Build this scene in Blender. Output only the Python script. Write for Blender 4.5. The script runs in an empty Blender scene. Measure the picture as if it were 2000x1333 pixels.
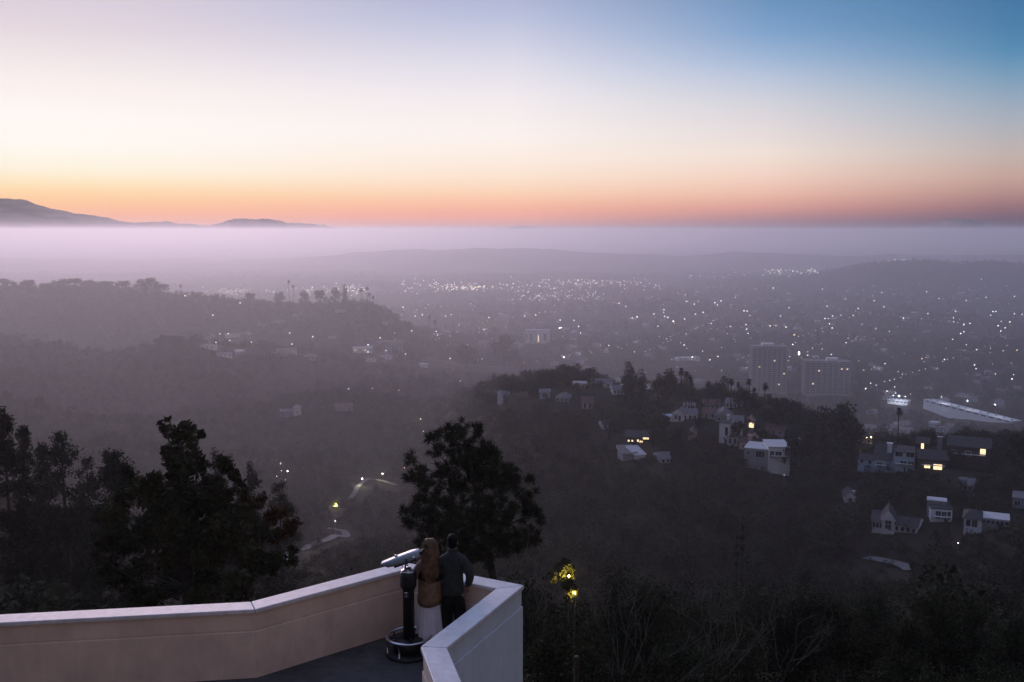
import bpy, math, random
import numpy as np
from mathutils import Vector, Matrix

# ------------------------------------------------------------------ camera, sky, exposure
HAZE = 1.85e-4; GHG = .6
SC = bpy.context.scene
COL = SC.collection
F, CX, CY = 1944.0, 1000.0, 666.5
PITCH = math.atan(216.5 / F)
CAMZ = 6.25
cd = bpy.data.cameras.new('camera'); cam = bpy.data.objects.new('camera', cd); COL.objects.link(cam)
cd.sensor_width = 36.0; cd.lens = F / 2000 * 36; cd.clip_start = 0.2; cd.clip_end = 120000
cam.location = (0, 0, CAMZ); cam.rotation_euler = (math.pi / 2 - PITCH, 0, 0)
SC.camera = cam
SC.view_settings.view_transform = 'Standard'; SC.view_settings.look = 'None'
SC.view_settings.exposure = 0.0; SC.view_settings.gamma = 1.0
SC.render.engine = 'CYCLES'
cy = SC.cycles
cy.max_bounces = 12; cy.diffuse_bounces = 2; cy.glossy_bounces = 2; cy.transmission_bounces = 2
cy.volume_bounces = 8; cy.transparent_max_bounces = 6; cy.sample_clamp_indirect = 4.0
cy.use_denoising = True
try: cy.denoiser = 'OPENIMAGEDENOISE'
except Exception: pass
cy.caustics_reflective = False; cy.caustics_refractive = False

def lin(c):
    if isinstance(c, (int, float)): c = (c, c, c)
    return tuple(((v / 255) / 12.92 if v / 255 <= .04045 else ((v / 255 + .055) / 1.055) ** 2.4) for v in c)

W = bpy.data.worlds.new('World'); SC.world = W; W.use_nodes = True
nt = W.node_tree; nt.nodes.clear(); NL = nt.links.new
def wn(t, **k):
    n = nt.nodes.new(t)
    for a, b in k.items(): setattr(n, a, b)
    return n
def wmath(op, a, b=None, c=None):
    n = wn('ShaderNodeMath', operation=op)
    for i, v in enumerate((a, b, c)):
        if v is None: continue
        if isinstance(v, (int, float)): n.inputs[i].default_value = v
        else: NL(v, n.inputs[i])
    return n.outputs[0]
tc = wn('ShaderNodeTexCoord'); sp = wn('ShaderNodeSeparateXYZ'); NL(tc.outputs['Generated'], sp.inputs[0])
elev = wmath('MULTIPLY', wmath('ARCSINE', sp.outputs[2]), 180 / math.pi)
efac = wmath('DIVIDE', wmath('ADD', elev, 2.0), 92.0)
GA = math.radians(-26)                       # azimuth of the dawn glow, left of the view
hl = wmath('SQRT', wmath('ADD', wmath('MULTIPLY', sp.outputs[0], sp.outputs[0]), wmath('ADD', wmath('MULTIPLY', sp.outputs[1], sp.outputs[1]), 1e-6)))
cosd = wmath('DIVIDE', wmath('ADD', wmath('MULTIPLY', sp.outputs[0], math.sin(GA)), wmath('MULTIPLY', sp.outputs[1], math.cos(GA))), hl)
daz = wmath('MULTIPLY', wmath('ARCCOSINE', wmath('MINIMUM', wmath('MAXIMUM', cosd, -1.0), 1.0)), 180 / math.pi)
SKY = [  # (elevation in degrees, colour) as the eye reads it, at growing angle from the glow
 (0, [(-2, (190, 150, 140)), (0, (222, 172, 166)), (0.58, (246, 174, 142)), (1.19, (254, 192, 146)), (1.85, (255, 212, 158)), (2.5, (255, 232, 192)), (3.15, (255, 244, 222)), (4.45, (255, 250, 242)), (5.99, (255, 248, 243)), (7.51, (250, 240, 238)), (9.0, (238, 228, 230)), (10.23, (228, 215, 222)), (11.44, (220, 208, 220)), (20, (206, 201, 222)), (40, (186, 190, 224)), (90, (166, 178, 226))]),
 (26, [(-2, (170, 140, 150)), (0, (196, 156, 160)), (0.35, (226, 164, 152)), (0.81, (247, 172, 152)), (1.39, (253, 188, 156)), (2.03, (255, 211, 178)), (2.89, (255, 229, 206)), (4.04, (255, 239, 226)), (5.46, (253, 244, 240)), (7.42, (243, 236, 239)), (9.07, (226, 223, 235)), (10.43, (208, 208, 228)), (11.51, (190, 196, 222)), (12.57, (178, 184, 215)), (20, (170, 180, 212)), (40, (162, 177, 220)), (90, (164, 177, 226))]),
 (40, [(-2, (110, 100, 125)), (0, (136, 116, 134)), (0.56, (176, 132, 138)), (1.18, (222, 158, 146)), (1.96, (240, 190, 170)), (2.94, (247, 213, 196)), (4.18, (244, 227, 217)), (5.56, (229, 220, 221)), (6.91, (212, 212, 220)), (8.25, (186, 198, 220)), (9.31, (158, 182, 214)), (10.62, (127, 163, 204)), (12.17, (108, 148, 190)), (20, (112, 148, 190)), (40, (130, 158, 212)), (90, (162, 176, 226))]),
 (52, [(-2, (60, 58, 80)), (0, (80, 68, 90)), (0.58, (110, 86, 102)), (1.18, (152, 112, 116)), (1.84, (182, 140, 134)), (2.75, (200, 167, 156)), (3.91, (196, 181, 176)), (5.19, (177, 179, 187)), (6.46, (154, 171, 190)), (7.72, (122, 158, 187)), (8.95, (88, 140, 179)), (10.17, (76, 128, 170)), (11.38, (70, 120, 164)), (20, (78, 122, 174)), (40, (110, 144, 204)), (90, (160, 175, 226))]),
 (90,  [(-2, (46, 46, 60)), (0, (70, 70, 86)), (3, (82, 84, 100)), (7, (80, 92, 114)), (13, (74, 92, 120)), (25, (76, 96, 128)), (45, (104, 120, 160)), (90, (158, 173, 225))]),
 (150, [(-2, (50, 44, 46)), (0, (100, 84, 80)), (3, (134, 110, 98)), (7, (150, 124, 110)), (13, (140, 120, 112)), (25, (110, 103, 108)), (45, (104, 106, 126)), (90, (156, 171, 222))]),
]
prev = None
for i, (ang, stops) in enumerate(SKY):
    r = wn('ShaderNodeValToRGB'); NL(efac, r.inputs[0]); el = r.color_ramp.elements
    while len(el) > 1: el.remove(el[-1])
    for j, (e, c) in enumerate(stops):
        p = (e + 2) / 92
        s = el[0] if j == 0 else el.new(p)
        s.position = p; s.color = (*lin(c), 1)
    if prev is None: prev = r.outputs[0]
    else:
        mr = wn('ShaderNodeMapRange', interpolation_type='SMOOTHSTEP' if i in (1, 4, 5) else 'LINEAR')
        NL(daz, mr.inputs[0]); mr.inputs[1].default_value = SKY[i - 1][0] + (0 if i == 1 else 0); mr.inputs[2].default_value = ang
        mx = wn('ShaderNodeMix', data_type='RGBA'); NL(mr.outputs[0], mx.inputs[0]); NL(prev, mx.inputs[6]); NL(r.outputs[0], mx.inputs[7])
        prev = mx.outputs[2]
bg = wn('ShaderNodeBackground'); NL(prev, bg.inputs[0]); bg.inputs[1].default_value = 1.0
wo = wn('ShaderNodeOutputWorld'); NL(bg.outputs[0], wo.inputs[0])

# the glow of the sun still hidden behind the left horizon: a wide soft low light
sl = bpy.data.lights.new('dawn_glow', 'SUN'); sl.energy = 1.26; sl.angle = math.radians(24); sl.color = (1, .69, .67)
so = bpy.data.objects.new('dawn_glow', sl); COL.objects.link(so); so.location = (-40, 60, 60)
_e, _a = math.radians(10), math.radians(-21)
so.rotation_euler = Vector((math.sin(_a) * math.cos(_e), math.cos(_a) * math.cos(_e), math.sin(_e))).to_track_quat('Z', 'Y').to_euler()

# ------------------------------------------------------------------ helpers
def ray(px, py):
    u, v = (px - CX) / F, (py - CY) / F
    return np.array((u, math.cos(PITCH) - v * math.sin(PITCH), -math.sin(PITCH) - v * math.cos(PITCH)))
def at(px, py, Y):
    d = ray(px, py); return Vector(d * (Y / d[1])) + Vector((0, 0, CAMZ))
def on_z(px, py, z):
    d = ray(px, py); s = (z - CAMZ) / d[2]; return Vector((d[0] * s, d[1] * s, z))

def mat(name, col, rough=.8, var=0, scale=3.0, col2=None, metal=0, bump=0, bscale=40, emit=None, es=0, coord='Object', spec=.3):
    m = bpy.data.materials.new(name); m.use_nodes = True
    t = m.node_tree; b = t.nodes['Principled BSDF']
    b.inputs['Base Color'].default_value = (*col, 1); b.inputs['Roughness'].default_value = rough
    b.inputs['Metallic'].default_value = metal; b.inputs['Specular IOR Level'].default_value = spec
    tcn = t.nodes.new('ShaderNodeTexCoord')
    if var or col2:
        n = t.nodes.new('ShaderNodeTexNoise'); n.inputs['Scale'].default_value = scale; n.inputs['Detail'].default_value = 6
        t.links.new(tcn.outputs[coord], n.inputs['Vector'])
        r = t.nodes.new('ShaderNodeValToRGB'); r.color_ramp.elements[0].position = .32; r.color_ramp.elements[1].position = .68
        c2 = col2 or tuple(min(1, v * (1 + var)) for v in col); c1 = col if col2 else tuple(v * (1 - var) for v in col)
        r.color_ramp.elements[0].color = (*c1, 1); r.color_ramp.elements[1].color = (*c2, 1)
        t.links.new(n.outputs['Fac'], r.inputs[0]); t.links.new(r.outputs[0], b.inputs['Base Color'])
    if bump:
        n2 = t.nodes.new('ShaderNodeTexNoise'); n2.inputs['Scale'].default_value = bscale; n2.inputs['Detail'].default_value = 4
        t.links.new(tcn.outputs[coord], n2.inputs['Vector'])
        bp = t.nodes.new('ShaderNodeBump'); bp.inputs['Strength'].default_value = bump; bp.inputs['Distance'].default_value = .02
        t.links.new(n2.outputs['Fac'], bp.inputs['Height']); t.links.new(bp.outputs[0], b.inputs['Normal'])
    if emit:
        b.inputs['Emission Color'].default_value = (*emit, 1); b.inputs['Emission Strength'].default_value = es
        m.cycles.emission_sampling = 'NONE'
    return m

def weather(m, amount=.35, scale=(.6, .6, .08)):
    t = m.node_tree; b = t.nodes['Principled BSDF']; src = b.inputs['Base Color'].links[0].from_socket
    tcn = t.nodes.new('ShaderNodeTexCoord'); mp_ = t.nodes.new('ShaderNodeMapping'); mp_.inputs['Scale'].default_value = [v * 6 for v in scale]
    n = t.nodes.new('ShaderNodeTexNoise'); n.inputs['Scale'].default_value = 2.5; n.inputs['Detail'].default_value = 8; n.inputs['Roughness'].default_value = .7
    r = t.nodes.new('ShaderNodeValToRGB'); r.color_ramp.elements[0].position = .36; r.color_ramp.elements[1].position = .62
    r.color_ramp.elements[0].color = (1 - amount, 1 - amount * 1.05, 1 - amount * 1.1, 1); r.color_ramp.elements[1].color = (1, 1, 1, 1)
    mx = t.nodes.new('ShaderNodeMix'); mx.data_type = 'RGBA'; mx.blend_type = 'MULTIPLY'; mx.inputs[0].default_value = 1
    t.links.new(tcn.outputs['Object'], mp_.inputs[0]); t.links.new(mp_.outputs[0], n.inputs['Vector']); t.links.new(n.outputs['Fac'], r.inputs[0])
    t.links.new(src, mx.inputs[6]); t.links.new(r.outputs[0], mx.inputs[7]); t.links.new(mx.outputs[2], b.inputs['Base Color'])

def mesh_of(name, V, Fc, mats=None, mi=None, smooth=False):
    me = bpy.data.meshes.new(name); me.from_pydata([tuple(v) for v in V], [], Fc)
    if mats:
        for m in (mats if isinstance(mats, (list, tuple)) else [mats]): me.materials.append(m)
    if mi is not None: me.polygons.foreach_set('material_index', mi)
    if smooth: me.polygons.foreach_set('use_smooth', [True] * len(me.polygons))
    me.update(); return me
def quads_mesh(name, Q, mats, mi=None):
    """Q: (n,4,3) array of quads -> one mesh, fast."""
    Q = np.asarray(Q, dtype=np.float32); n = len(Q)
    me = bpy.data.meshes.new(name)
    me.vertices.add(n * 4); me.vertices.foreach_set('co', Q.reshape(-1))
    me.loops.add(n * 4); me.loops.foreach_set('vertex_index', np.arange(n * 4, dtype=np.int32))
    me.polygons.add(n); me.polygons.foreach_set('loop_start', np.arange(0, n * 4, 4, dtype=np.int32))
    for m in (mats if isinstance(mats, (list, tuple)) else [mats]): me.materials.append(m)
    if mi is not None: me.polygons.foreach_set('material_index', np.asarray(mi, dtype=np.int32))
    me.update(calc_edges=True); return me
def link(name, me, parent=None, loc=None, rot=None, label=None, cat=None, group=None, kind=None):
    o = bpy.data.objects.new(name, me); COL.objects.link(o)
    if parent: o.parent = parent
    if loc is not None: o.location = loc
    if rot is not None: o.rotation_euler = rot
    tag(o, label, cat, group, kind); return o
def tag(o, label=None, cat=None, group=None, kind=None):
    if label: o['label'] = label
    if cat: o['category'] = cat
    if group: o['group'] = group
    if kind: o['kind'] = kind
    return o
def thing(name, label, cat, loc=(0, 0, 0), rz=0, group=None):
    return link(name, None, None, loc, (0, 0, rz), label, cat, group)
def copy_tree(o, parent=None):
    c = o.copy(); COL.objects.link(c); c.parent = parent
    for ch in list(o.children): copy_tree(ch, c)
    return c

class MB:
    def __init__(s): s.v = []; s.f = []; s.m = []
    def add(s, V, Fc, mi=0):
        o = len(s.v); s.v += [tuple(p) for p in V]; s.f += [tuple(i + o for i in f) for f in Fc]; s.m += [mi] * len(Fc); return s
    def box(s, x0, x1, y0, y1, z0, z1, mi=0):
        V = [(x, y, z) for z in (z0, z1) for y in (y0, y1) for x in (x0, x1)]
        return s.add(V, [(0, 2, 3, 1), (4, 5, 7, 6), (0, 1, 5, 4), (2, 6, 7, 3), (0, 4, 6, 2), (1, 3, 7, 5)], mi)
    def prism(s, poly, z0, z1, mi=0):
        n = len(poly); V = [(*p, z0) for p in poly] + [(*p, z1) for p in poly]
        return s.add(V, [tuple(range(n))[::-1], tuple(range(n, 2 * n))] + [(i, (i + 1) % n, n + (i + 1) % n, n + i) for i in range(n)], mi)
    def tube(s, pts, rad, n=6, mi=0, cap=True):
        pts = [Vector(p) for p in pts]; R = []
        for i, p in enumerate(pts):
            d = (pts[min(i + 1, len(pts) - 1)] - pts[max(i - 1, 0)])
            d = d.normalized() if d.length > 1e-9 else Vector((0, 0, 1))
            a = d.cross(Vector((0, 0, 1)) if abs(d.z) < .9 else Vector((1, 0, 0))).normalized(); b = d.cross(a)
            r = rad[i] if isinstance(rad, (list, tuple)) else rad
            R += [p + (a * math.cos(2 * math.pi * k / n) + b * math.sin(2 * math.pi * k / n)) * r for k in range(n)]
        Fc = [(i * n + k, i * n + (k + 1) % n, (i + 1) * n + (k + 1) % n, (i + 1) * n + k) for i in range(len(pts) - 1) for k in range(n)]
        if cap: Fc += [tuple(range(n)), tuple(range((len(pts) - 1) * n, len(pts) * n))[::-1]]
        return s.add(R, Fc, mi)
    def lathe(s, prof, n=24, mi=0, c=(0, 0)):
        V = [(c[0] + r * math.cos(2 * math.pi * k / n), c[1] + r * math.sin(2 * math.pi * k / n), z) for r, z in prof for k in range(n)]
        Fc = [(i * n + k, i * n + (k + 1) % n, (i + 1) * n + (k + 1) % n, (i + 1) * n + k) for i in range(len(prof) - 1) for k in range(n)]
        Fc += [tuple(range(n))[::-1], tuple(range((len(prof) - 1) * n, len(prof) * n))]
        return s.add(V, Fc, mi)
    def ball(s, c, r, n=8, m=5, mi=0, sc=(1, 1, 1)):
        V = [(c[0], c[1], c[2] - r * sc[2])]
        for i in range(1, m):
            t = math.pi * i / m
            V += [(c[0] + r * sc[0] * math.sin(t) * math.cos(2 * math.pi * k / n), c[1] + r * sc[1] * math.sin(t) * math.sin(2 * math.pi * k / n), c[2] - r * sc[2] * math.cos(t)) for k in range(n)]
        V.append((c[0], c[1], c[2] + r * sc[2])); L = len(V) - 1
        Fc = [(0, 1 + (k + 1) % n, 1 + k) for k in range(n)]
        for i in range(m - 2): Fc += [(1 + i * n + k, 1 + i * n + (k + 1) % n, 1 + (i + 1) * n + (k + 1) % n, 1 + (i + 1) * n + k) for k in range(n)]
        Fc += [(1 + (m - 2) * n + k, 1 + (m - 2) * n + (k + 1) % n, L) for k in range(n)]
        return s.add(V, Fc, mi)
    def mesh(s, name, mats, smooth=False): return mesh_of(name, s.v, s.f, mats, s.m, smooth)
    def build(s, name, mats, parent=None, smooth=False, **k): return link(name, s.mesh(name, mats, smooth), parent, **k)

def leaf_cloud(rng, C, R, n, size, flat=.0, shell=.45, aspect=.55):
    """n leaf quads spread through balls of centre C (k,3) and radii R (k,3)."""
    C = np.asarray(C, float); R = np.asarray(R, float)
    if R.ndim == 1: R = np.repeat(R[:, None], 3, 1)
    vol = R.prod(1) ** (2 / 3); idx = rng.choice(len(C), n, p=vol / vol.sum())
    d = rng.normal(size=(n, 3)); d /= np.linalg.norm(d, axis=1)[:, None]
    rr = (shell + (1 - shell) * rng.random(n)) * (1 + .12 * rng.normal(size=n))
    P = C[idx] + d * rr[:, None] * R[idx]
    a = rng.normal(size=(n, 3)); a[:, 2] *= 1 - flat; a /= np.linalg.norm(a, axis=1)[:, None]
    b = np.cross(a, rng.normal(size=(n, 3))); b /= np.linalg.norm(b, axis=1)[:, None]
    s = size * (.6 + .8 * rng.random(n))[:, None]
    a *= s; b *= s * aspect
    return np.stack([P - a * .5, P + b * .5 - a * .05, P + a * .5, P - b * .5 - a * .05], 1)

# ------------------------------------------------------------------ materials
M = dict(
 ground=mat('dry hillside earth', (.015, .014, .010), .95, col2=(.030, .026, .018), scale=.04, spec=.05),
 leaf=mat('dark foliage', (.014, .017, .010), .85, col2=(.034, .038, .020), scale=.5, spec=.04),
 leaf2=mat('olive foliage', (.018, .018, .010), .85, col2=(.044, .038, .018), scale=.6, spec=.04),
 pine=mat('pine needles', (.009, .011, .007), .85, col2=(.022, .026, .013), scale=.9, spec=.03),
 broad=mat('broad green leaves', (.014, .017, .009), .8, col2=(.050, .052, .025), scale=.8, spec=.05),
 dry=mat('dry reddish leaves', (.040, .022, .014), .85, col2=(.07, .044, .024), scale=.8, spec=.04),
 frond=mat('palm fronds', (.016, .020, .014), .8, col2=(.030, .034, .020), scale=.3, spec=.05),
 bark=mat('grey brown bark', (.030, .025, .020), .9, var=.4, scale=6, bump=.5),
 twig=mat('bare grey twigs', (.085, .072, .06), .85, var=.3, scale=3),
 stucco=mat('cream stucco with warm light tint', (.84, .66, .55), .85, var=.10, scale=2.2, bump=.25, bscale=120),  # inner faces of the parapet, warm light tint put into the colour
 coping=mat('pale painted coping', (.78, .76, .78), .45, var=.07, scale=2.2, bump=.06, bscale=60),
 outer=mat('outer wall with blue skylight tint', (.70, .76, .80), .8, var=.05, scale=1.4, bump=.1, bscale=120),  # outer faces of the same parapet, cool skylight put into the colour
 floor=mat('dark terrace concrete', (.085, .082, .082), .7, var=.18, scale=1.2, bump=.1, bscale=90),
 black=mat('black enamelled iron', (.012, .012, .014), .45, spec=.4),
 chrome=mat('worn chrome', (.62, .62, .66), .25, metal=1, var=.1, scale=8),
 silver=mat('silver painted metal', (.34, .40, .48), .35, metal=.35, var=.06, scale=5),
 bayglass=mat('grey balcony glass', (.10, .11, .14), .3),
 glass=mat('dark window glass', (.02, .025, .035), .12, spec=.6),
 white=mat('white render', (.76, .76, .78), .8, var=.06, scale=.4),
 blue=mat('pale blue render', (.42, .52, .64), .8, var=.06, scale=.4),
 pink=mat('pink render', (.60, .45, .42), .8, var=.06, scale=.4),
 grey=mat('grey render', (.30, .30, .33), .85, var=.1, scale=.4),
 brownwall=mat('dark brown timber', (.07, .05, .045), .85, var=.2, scale=.6),
 redtile=mat('red clay tile', (.12, .065, .06), .85, var=.25, scale=1.5),
 darkroof=mat('dark shingle', (.055, .05, .055), .9, var=.25, scale=1.2),
 greyroof=mat('grey shingle', (.16, .15, .165), .9, var=.2, scale=.8),
 whiteroof=mat('white membrane roof', (.50, .50, .53), .7, var=.05, scale=.5),
 trim=mat('white trim', (.7, .7, .72), .7),
 asphalt=mat('pale worn asphalt', (.12, .115, .12), .85, var=.1, scale=.2),
 lampw=mat('white lamp glow', (1, 1, 1), .5, emit=(1, .97, .93), es=5),
 lampc=mat('cool lamp glow', (1, 1, 1), .5, emit=(.78, .86, 1), es=4.5),
 lampo=mat('warm lamp glow', (1, 1, 1), .5, emit=(1, .62, .25), es=4),
 lampg=mat('green signal glow', (1, 1, 1), .5, emit=(.4, 1, .9), es=3),
 lampy=mat('yellow lantern glow', (1, .8, .3), .5, emit=(1, .72, .16), es=1.6),
 litwin=mat('lit warm window', (1, 1, 1), .5, emit=(1, .72, .38), es=1.6),
 steel=mat('galvanised steel', (.25, .25, .26), .5, metal=.6),
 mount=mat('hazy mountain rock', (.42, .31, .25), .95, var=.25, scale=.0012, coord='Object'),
)
def per_tree(m, lo=.45, hi=1.9):
    t = m.node_tree; b = t.nodes['Principled BSDF']; src = b.inputs['Base Color'].links[0].from_socket
    oi = t.nodes.new('ShaderNodeObjectInfo'); mr = t.nodes.new('ShaderNodeMapRange'); mr.inputs[3].default_value = lo; mr.inputs[4].default_value = hi
    vm = t.nodes.new('ShaderNodeVectorMath'); vm.operation = 'SCALE'
    t.links.new(oi.outputs['Random'], mr.inputs[0]); t.links.new(src, vm.inputs[0]); t.links.new(mr.outputs[0], vm.inputs['Scale']); t.links.new(vm.outputs[0], b.inputs['Base Color'])
for k_ in ('leaf', 'leaf2', 'pine'): per_tree(M[k_])
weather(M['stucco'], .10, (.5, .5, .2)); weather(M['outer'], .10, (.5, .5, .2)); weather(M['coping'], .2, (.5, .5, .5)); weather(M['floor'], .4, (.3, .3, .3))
# ------------------------------------------------------------------ terrain
def tz(py, Y): return at(1000, py, Y).z
KP = [-500, 0, 200, 400, 600, 700, 760, 800, 1000, 1150, 1300, 1450, 1600, 1750, 2000, 2500]
def col(*rows): return rows
FAR = [(1900, -180), (3000, -187), (3600, -186), (4800, -193), (6000, -190), (7500, -200), (30000, -215)]
def far(c13=None, c15=None):
    f = list(FAR)
    if c13: f[2] = (3500, tz(c13, 3500))
    if c15: f[4] = (6000, tz(c15, 6000))
    return f
T = {
 -500: [(10, -3), (40, -12), (110, -36), (260, -62), (350, -72), (450, -74), (560, -74), (680, -80), (850, -84), (1080, -105), (1350, -62)] + far(None, 508),
 0:    [(10, -3), (40, -14), (110, -40), (260, -74), (350, -88), (450, -92), (560, -93), (680, -100), (850, tz(697, 850)), (1080, -132), (1350, tz(569, 1350))] + far(None, 509),
 200:  [(10, -3), (40, -14), (110, -42), (260, -78), (350, -92), (450, -97), (560, -100), (680, -106), (850, tz(700, 850)), (1080, -134), (1350, tz(567, 1350))] + far(None, 511),
 400:  [(10, -3), (40, -14), (110, -42), (260, -80), (350, -94), (450, -101), (560, -106), (680, -108), (850, tz(674, 850)), (1080, -138), (1350, tz(586, 1350))] + far(None, 514),
 600:  [(10, -3), (40, -14), (110, -44), (260, -82), (350, -96), (480, -106), (620, -113), (750, -119), (900, -123), (1100, -130), (1380, tz(604, 1380))] + far(None, 505),
 700:  [(10, -2.8), (40, -13.5), (110, -44), (260, -83), (350, -97.5), (480, -106.5), (620, -113.5), (750, -121), (900, -127), (1100, -135), (1400, tz(599, 1400))] + far(None, 496),
 760:  [(10, -2.6), (40, -13.2), (110, -44), (260, -83.5), (350, -98.5), (480, -107), (620, -114), (750, -122), (900, -129), (1100, -138), (1410, tz(620, 1410))] + far(None, 491),
 800:  [(10, -2.5), (40, -13), (110, -44), (260, -84), (350, -99), (480, -107), (620, -114), (750, -123), (900, -131), (1100, -140), (1420, tz(652, 1420))] + far(None, 489),
 1000: [(10, -2.2), (40, -12.5), (110, -44), (270, -92), (390, -110), (490, -109), (620, tz(786, 620)), (740, -124), (900, -148), (1100, -163), (1400, -172)] + far(None, 487),
 1150: [(10, -2.2), (40, -12.5), (110, -44), (280, -98), (395, -110), (490, -104), (600, tz(770, 600)), (720, -130), (900, -158), (1100, -170), (1400, -177)] + far(None, 493),
 1300: [(10, -2.2), (40, -12.5), (110, -44), (290, -98), (390, -103), (470, tz(872, 470)), (540, tz(788, 540)), (680, -128), (880, -162), (1100, -173), (1400, -178)] + far(566, 501),
 1450: [(10, -2.2), (40, -12.5), (110, -44), (290, -97), (380, -101), (450, tz(896, 450)), (520, tz(806, 520)), (660, -130), (880, -164), (1100, -174), (1400, -178)] + far(553, 496),
 1600: [(10, -2.2), (40, -12.5), (110, -44), (290, -96), (370, -102), (440, tz(922, 440)), (500, tz(872, 500)), (640, -134), (860, -166), (1100, -175), (1400, -179)] + far(536, 500),
 1750: [(10, -2.2), (40, -12.5), (110, -44), (290, -94), (360, -104), (450, tz(926, 450)), (500, tz(893, 500)), (640, -136), (860, -167), (1100, -175), (1400, -179)] + far(511, 500),
 2000: [(10, -2.2), (40, -12.5), (110, -44), (290, -92), (360, -100), (450, tz(915, 450)), (500, tz(890, 500)), (640, -134), (860, -166), (1100, -175), (1400, -178)] + far(517, 500),
 2500: [(10, -2.2), (40, -12.5), (110, -44), (290, -88), (360, -94), (450, -96), (500, -98), (640, -124), (860, -160), (1100, -172), (1400, -177)] + far(530, 500),
}
def ysc(px, Y):
    a = 1.55 if Y > 340 else (1.15 if Y > 255 else 1.0)
    b = 1.0 if Y < 255 else (.8 if Y < 635 else 1.5)
    t = min(1, max(0, (px - 800) / 200)); t = t * t * (3 - 2 * t)
    return a + (b - a) * t
for _k in T:
    T[_k] = [(y * (s if y < 29000 else 1), CAMZ - (CAMZ - z) * (s if y < 29000 else 1.5)) for y, z in T[_k] for s in (ysc(_k, y) if y < 1850 else 1.5,)]
def pchip(x, y, q):
    x = np.asarray(x, float); y = np.asarray(y, float); h = np.diff(x); d = np.diff(y) / h
    m = np.zeros(len(x)); m[0], m[-1] = d[0], d[-1]
    for i in range(1, len(x) - 1):
        if d[i - 1] * d[i] > 0:
            w1, w2 = 2 * h[i] + h[i - 1], h[i] + 2 * h[i - 1]; m[i] = (w1 + w2) / (w1 / d[i - 1] + w2 / d[i])
    i = np.clip(np.searchsorted(x, q) - 1, 0, len(x) - 2); t = (q - x[i]) / h[i]
    return y[i] * (1 + 2 * t) * (1 - t) ** 2 + h[i] * m[i] * t * (1 - t) ** 2 + y[i + 1] * t * t * (3 - 2 * t) + h[i] * m[i + 1] * t * t * (t - 1)
NU, NY = 360, 460
US = np.linspace((-500 - CX) / F, (2500 - CX) / F, NU)
LY = np.linspace(math.log(8), math.log(29900), NY); YS = np.exp(LY)
kp = np.array(KP, float); kY = np.array([[r[0] for r in T[k]] for k in KP], float); kz = np.array([[r[1] for r in T[k]] for k in KP], float)
pxs = US * F * .985 + CX
nk = kY.shape[1]
cY = np.stack([pchip(kp, kY[:, j], pxs) for j in range(nk)], 1); cZ = np.stack([pchip(kp, kz[:, j], pxs) for j in range(nk)], 1)
HZ = np.zeros((NU, NY))
for i in range(NU): HZ[i] = pchip(np.log(np.r_[6, cY[i]]), np.r_[cZ[i][0] + .5, cZ[i]], LY)
rg = np.random.default_rng(5)
gx = US[:, None] * YS[None, :]; gy = np.repeat(YS[None, :], NU, 0)
for lam, amp in ((900, 9), (380, 6), (170, 3.2), (80, 1.5), (33, .6)):
    s = np.zeros_like(gx)
    for _ in range(7):
        a = rg.random() * 2 * math.pi; ph = rg.random() * 6.28; k = 2 * math.pi / (lam * (.7 + .6 * rg.random()))
        s += np.sin(k * (gx * math.cos(a) + gy * math.sin(a)) + ph)
    s /= 2.6
    vis = np.clip((lam - 2.5 * gy * (US[1] - US[0])) / lam, 0, 1)          # no waves finer than the grid
    HZ += s * amp * vis * np.clip((gy - 25) / (lam * 1.6), 0, 1) * np.where(lam > 300, np.clip((gy - 1500) / 2500, 0, 1), 1)
s_ = np.zeros_like(gx)
for a, ph, lam in ((.9, .4, 300), (1.9, 2.2, 240), (2.7, 4.0, 360), (.2, 1.1, 420)):      # spurs and side canyons of the left slopes
    s_ += np.sin(2 * math.pi / lam * (gx * math.cos(a) + gy * math.sin(a)) + ph)
HZ += s_ / 2.2 * 13 * np.clip((gy - 450) / 300, 0, 1) * np.clip((2000 - gy) / 250, 0, 1) * np.clip((930 - (gx / gy * F * .985 + CX)) / 150, 0, 1)
def ground(x, y):
    u = x / y; fi = np.clip((u - US[0]) / (US[1] - US[0]), 0, NU - 1.001); fj = np.clip((np.log(y) - LY[0]) / (LY[1] - LY[0]), 0, NY - 1.001)
    i = np.floor(fi).astype(int) if hasattr(fi, 'shape') else int(fi); j = np.floor(fj).astype(int) if hasattr(fj, 'shape') else int(fj)
    a, b = fi - i, fj - j
    return (HZ[i, j] * (1 - a) + HZ[i + 1, j] * a) * (1 - b) + (HZ[i, j + 1] * (1 - a) + HZ[i + 1, j + 1] * a) * b
def hit(px, py, Y0=120.0):
    """where the sight line through a pixel meets the ground"""
    d = ray(px, py); Y = Y0
    while Y < 29000:
        p = d * (Y / d[1]); z = p[2] + CAMZ
        if z <= ground(p[0], p[1]): break
        Y *= 1.006
    p = d * (Y / d[1]); return Vector((p[0], p[1], float(ground(p[0], p[1]))))
V = np.stack([gx, gy, HZ], 2).reshape(-1, 3)
ii, jj = np.meshgrid(np.arange(NU - 1), np.arange(NY - 1), indexing='ij'); b0 = (ii * NY + jj).reshape(-1)
FI = np.stack([b0, b0 + NY, b0 + NY + 1, b0 + 1], 1)
me = bpy.data.meshes.new('terrain'); me.vertices.add(len(V)); me.vertices.foreach_set('co', V.astype(np.float32).reshape(-1))
me.loops.add(len(FI) * 4); me.loops.foreach_set('vertex_index', FI.astype(np.int32).reshape(-1))
me.polygons.add(len(FI)); me.polygons.foreach_set('loop_start', np.arange(0, len(FI) * 4, 4, dtype=np.int32))
me.update(calc_edges=True); me.polygons.foreach_set('use_smooth', [True] * len(FI)); me.materials.append(M['ground'])
link('terrain', me, kind='structure')

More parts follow.
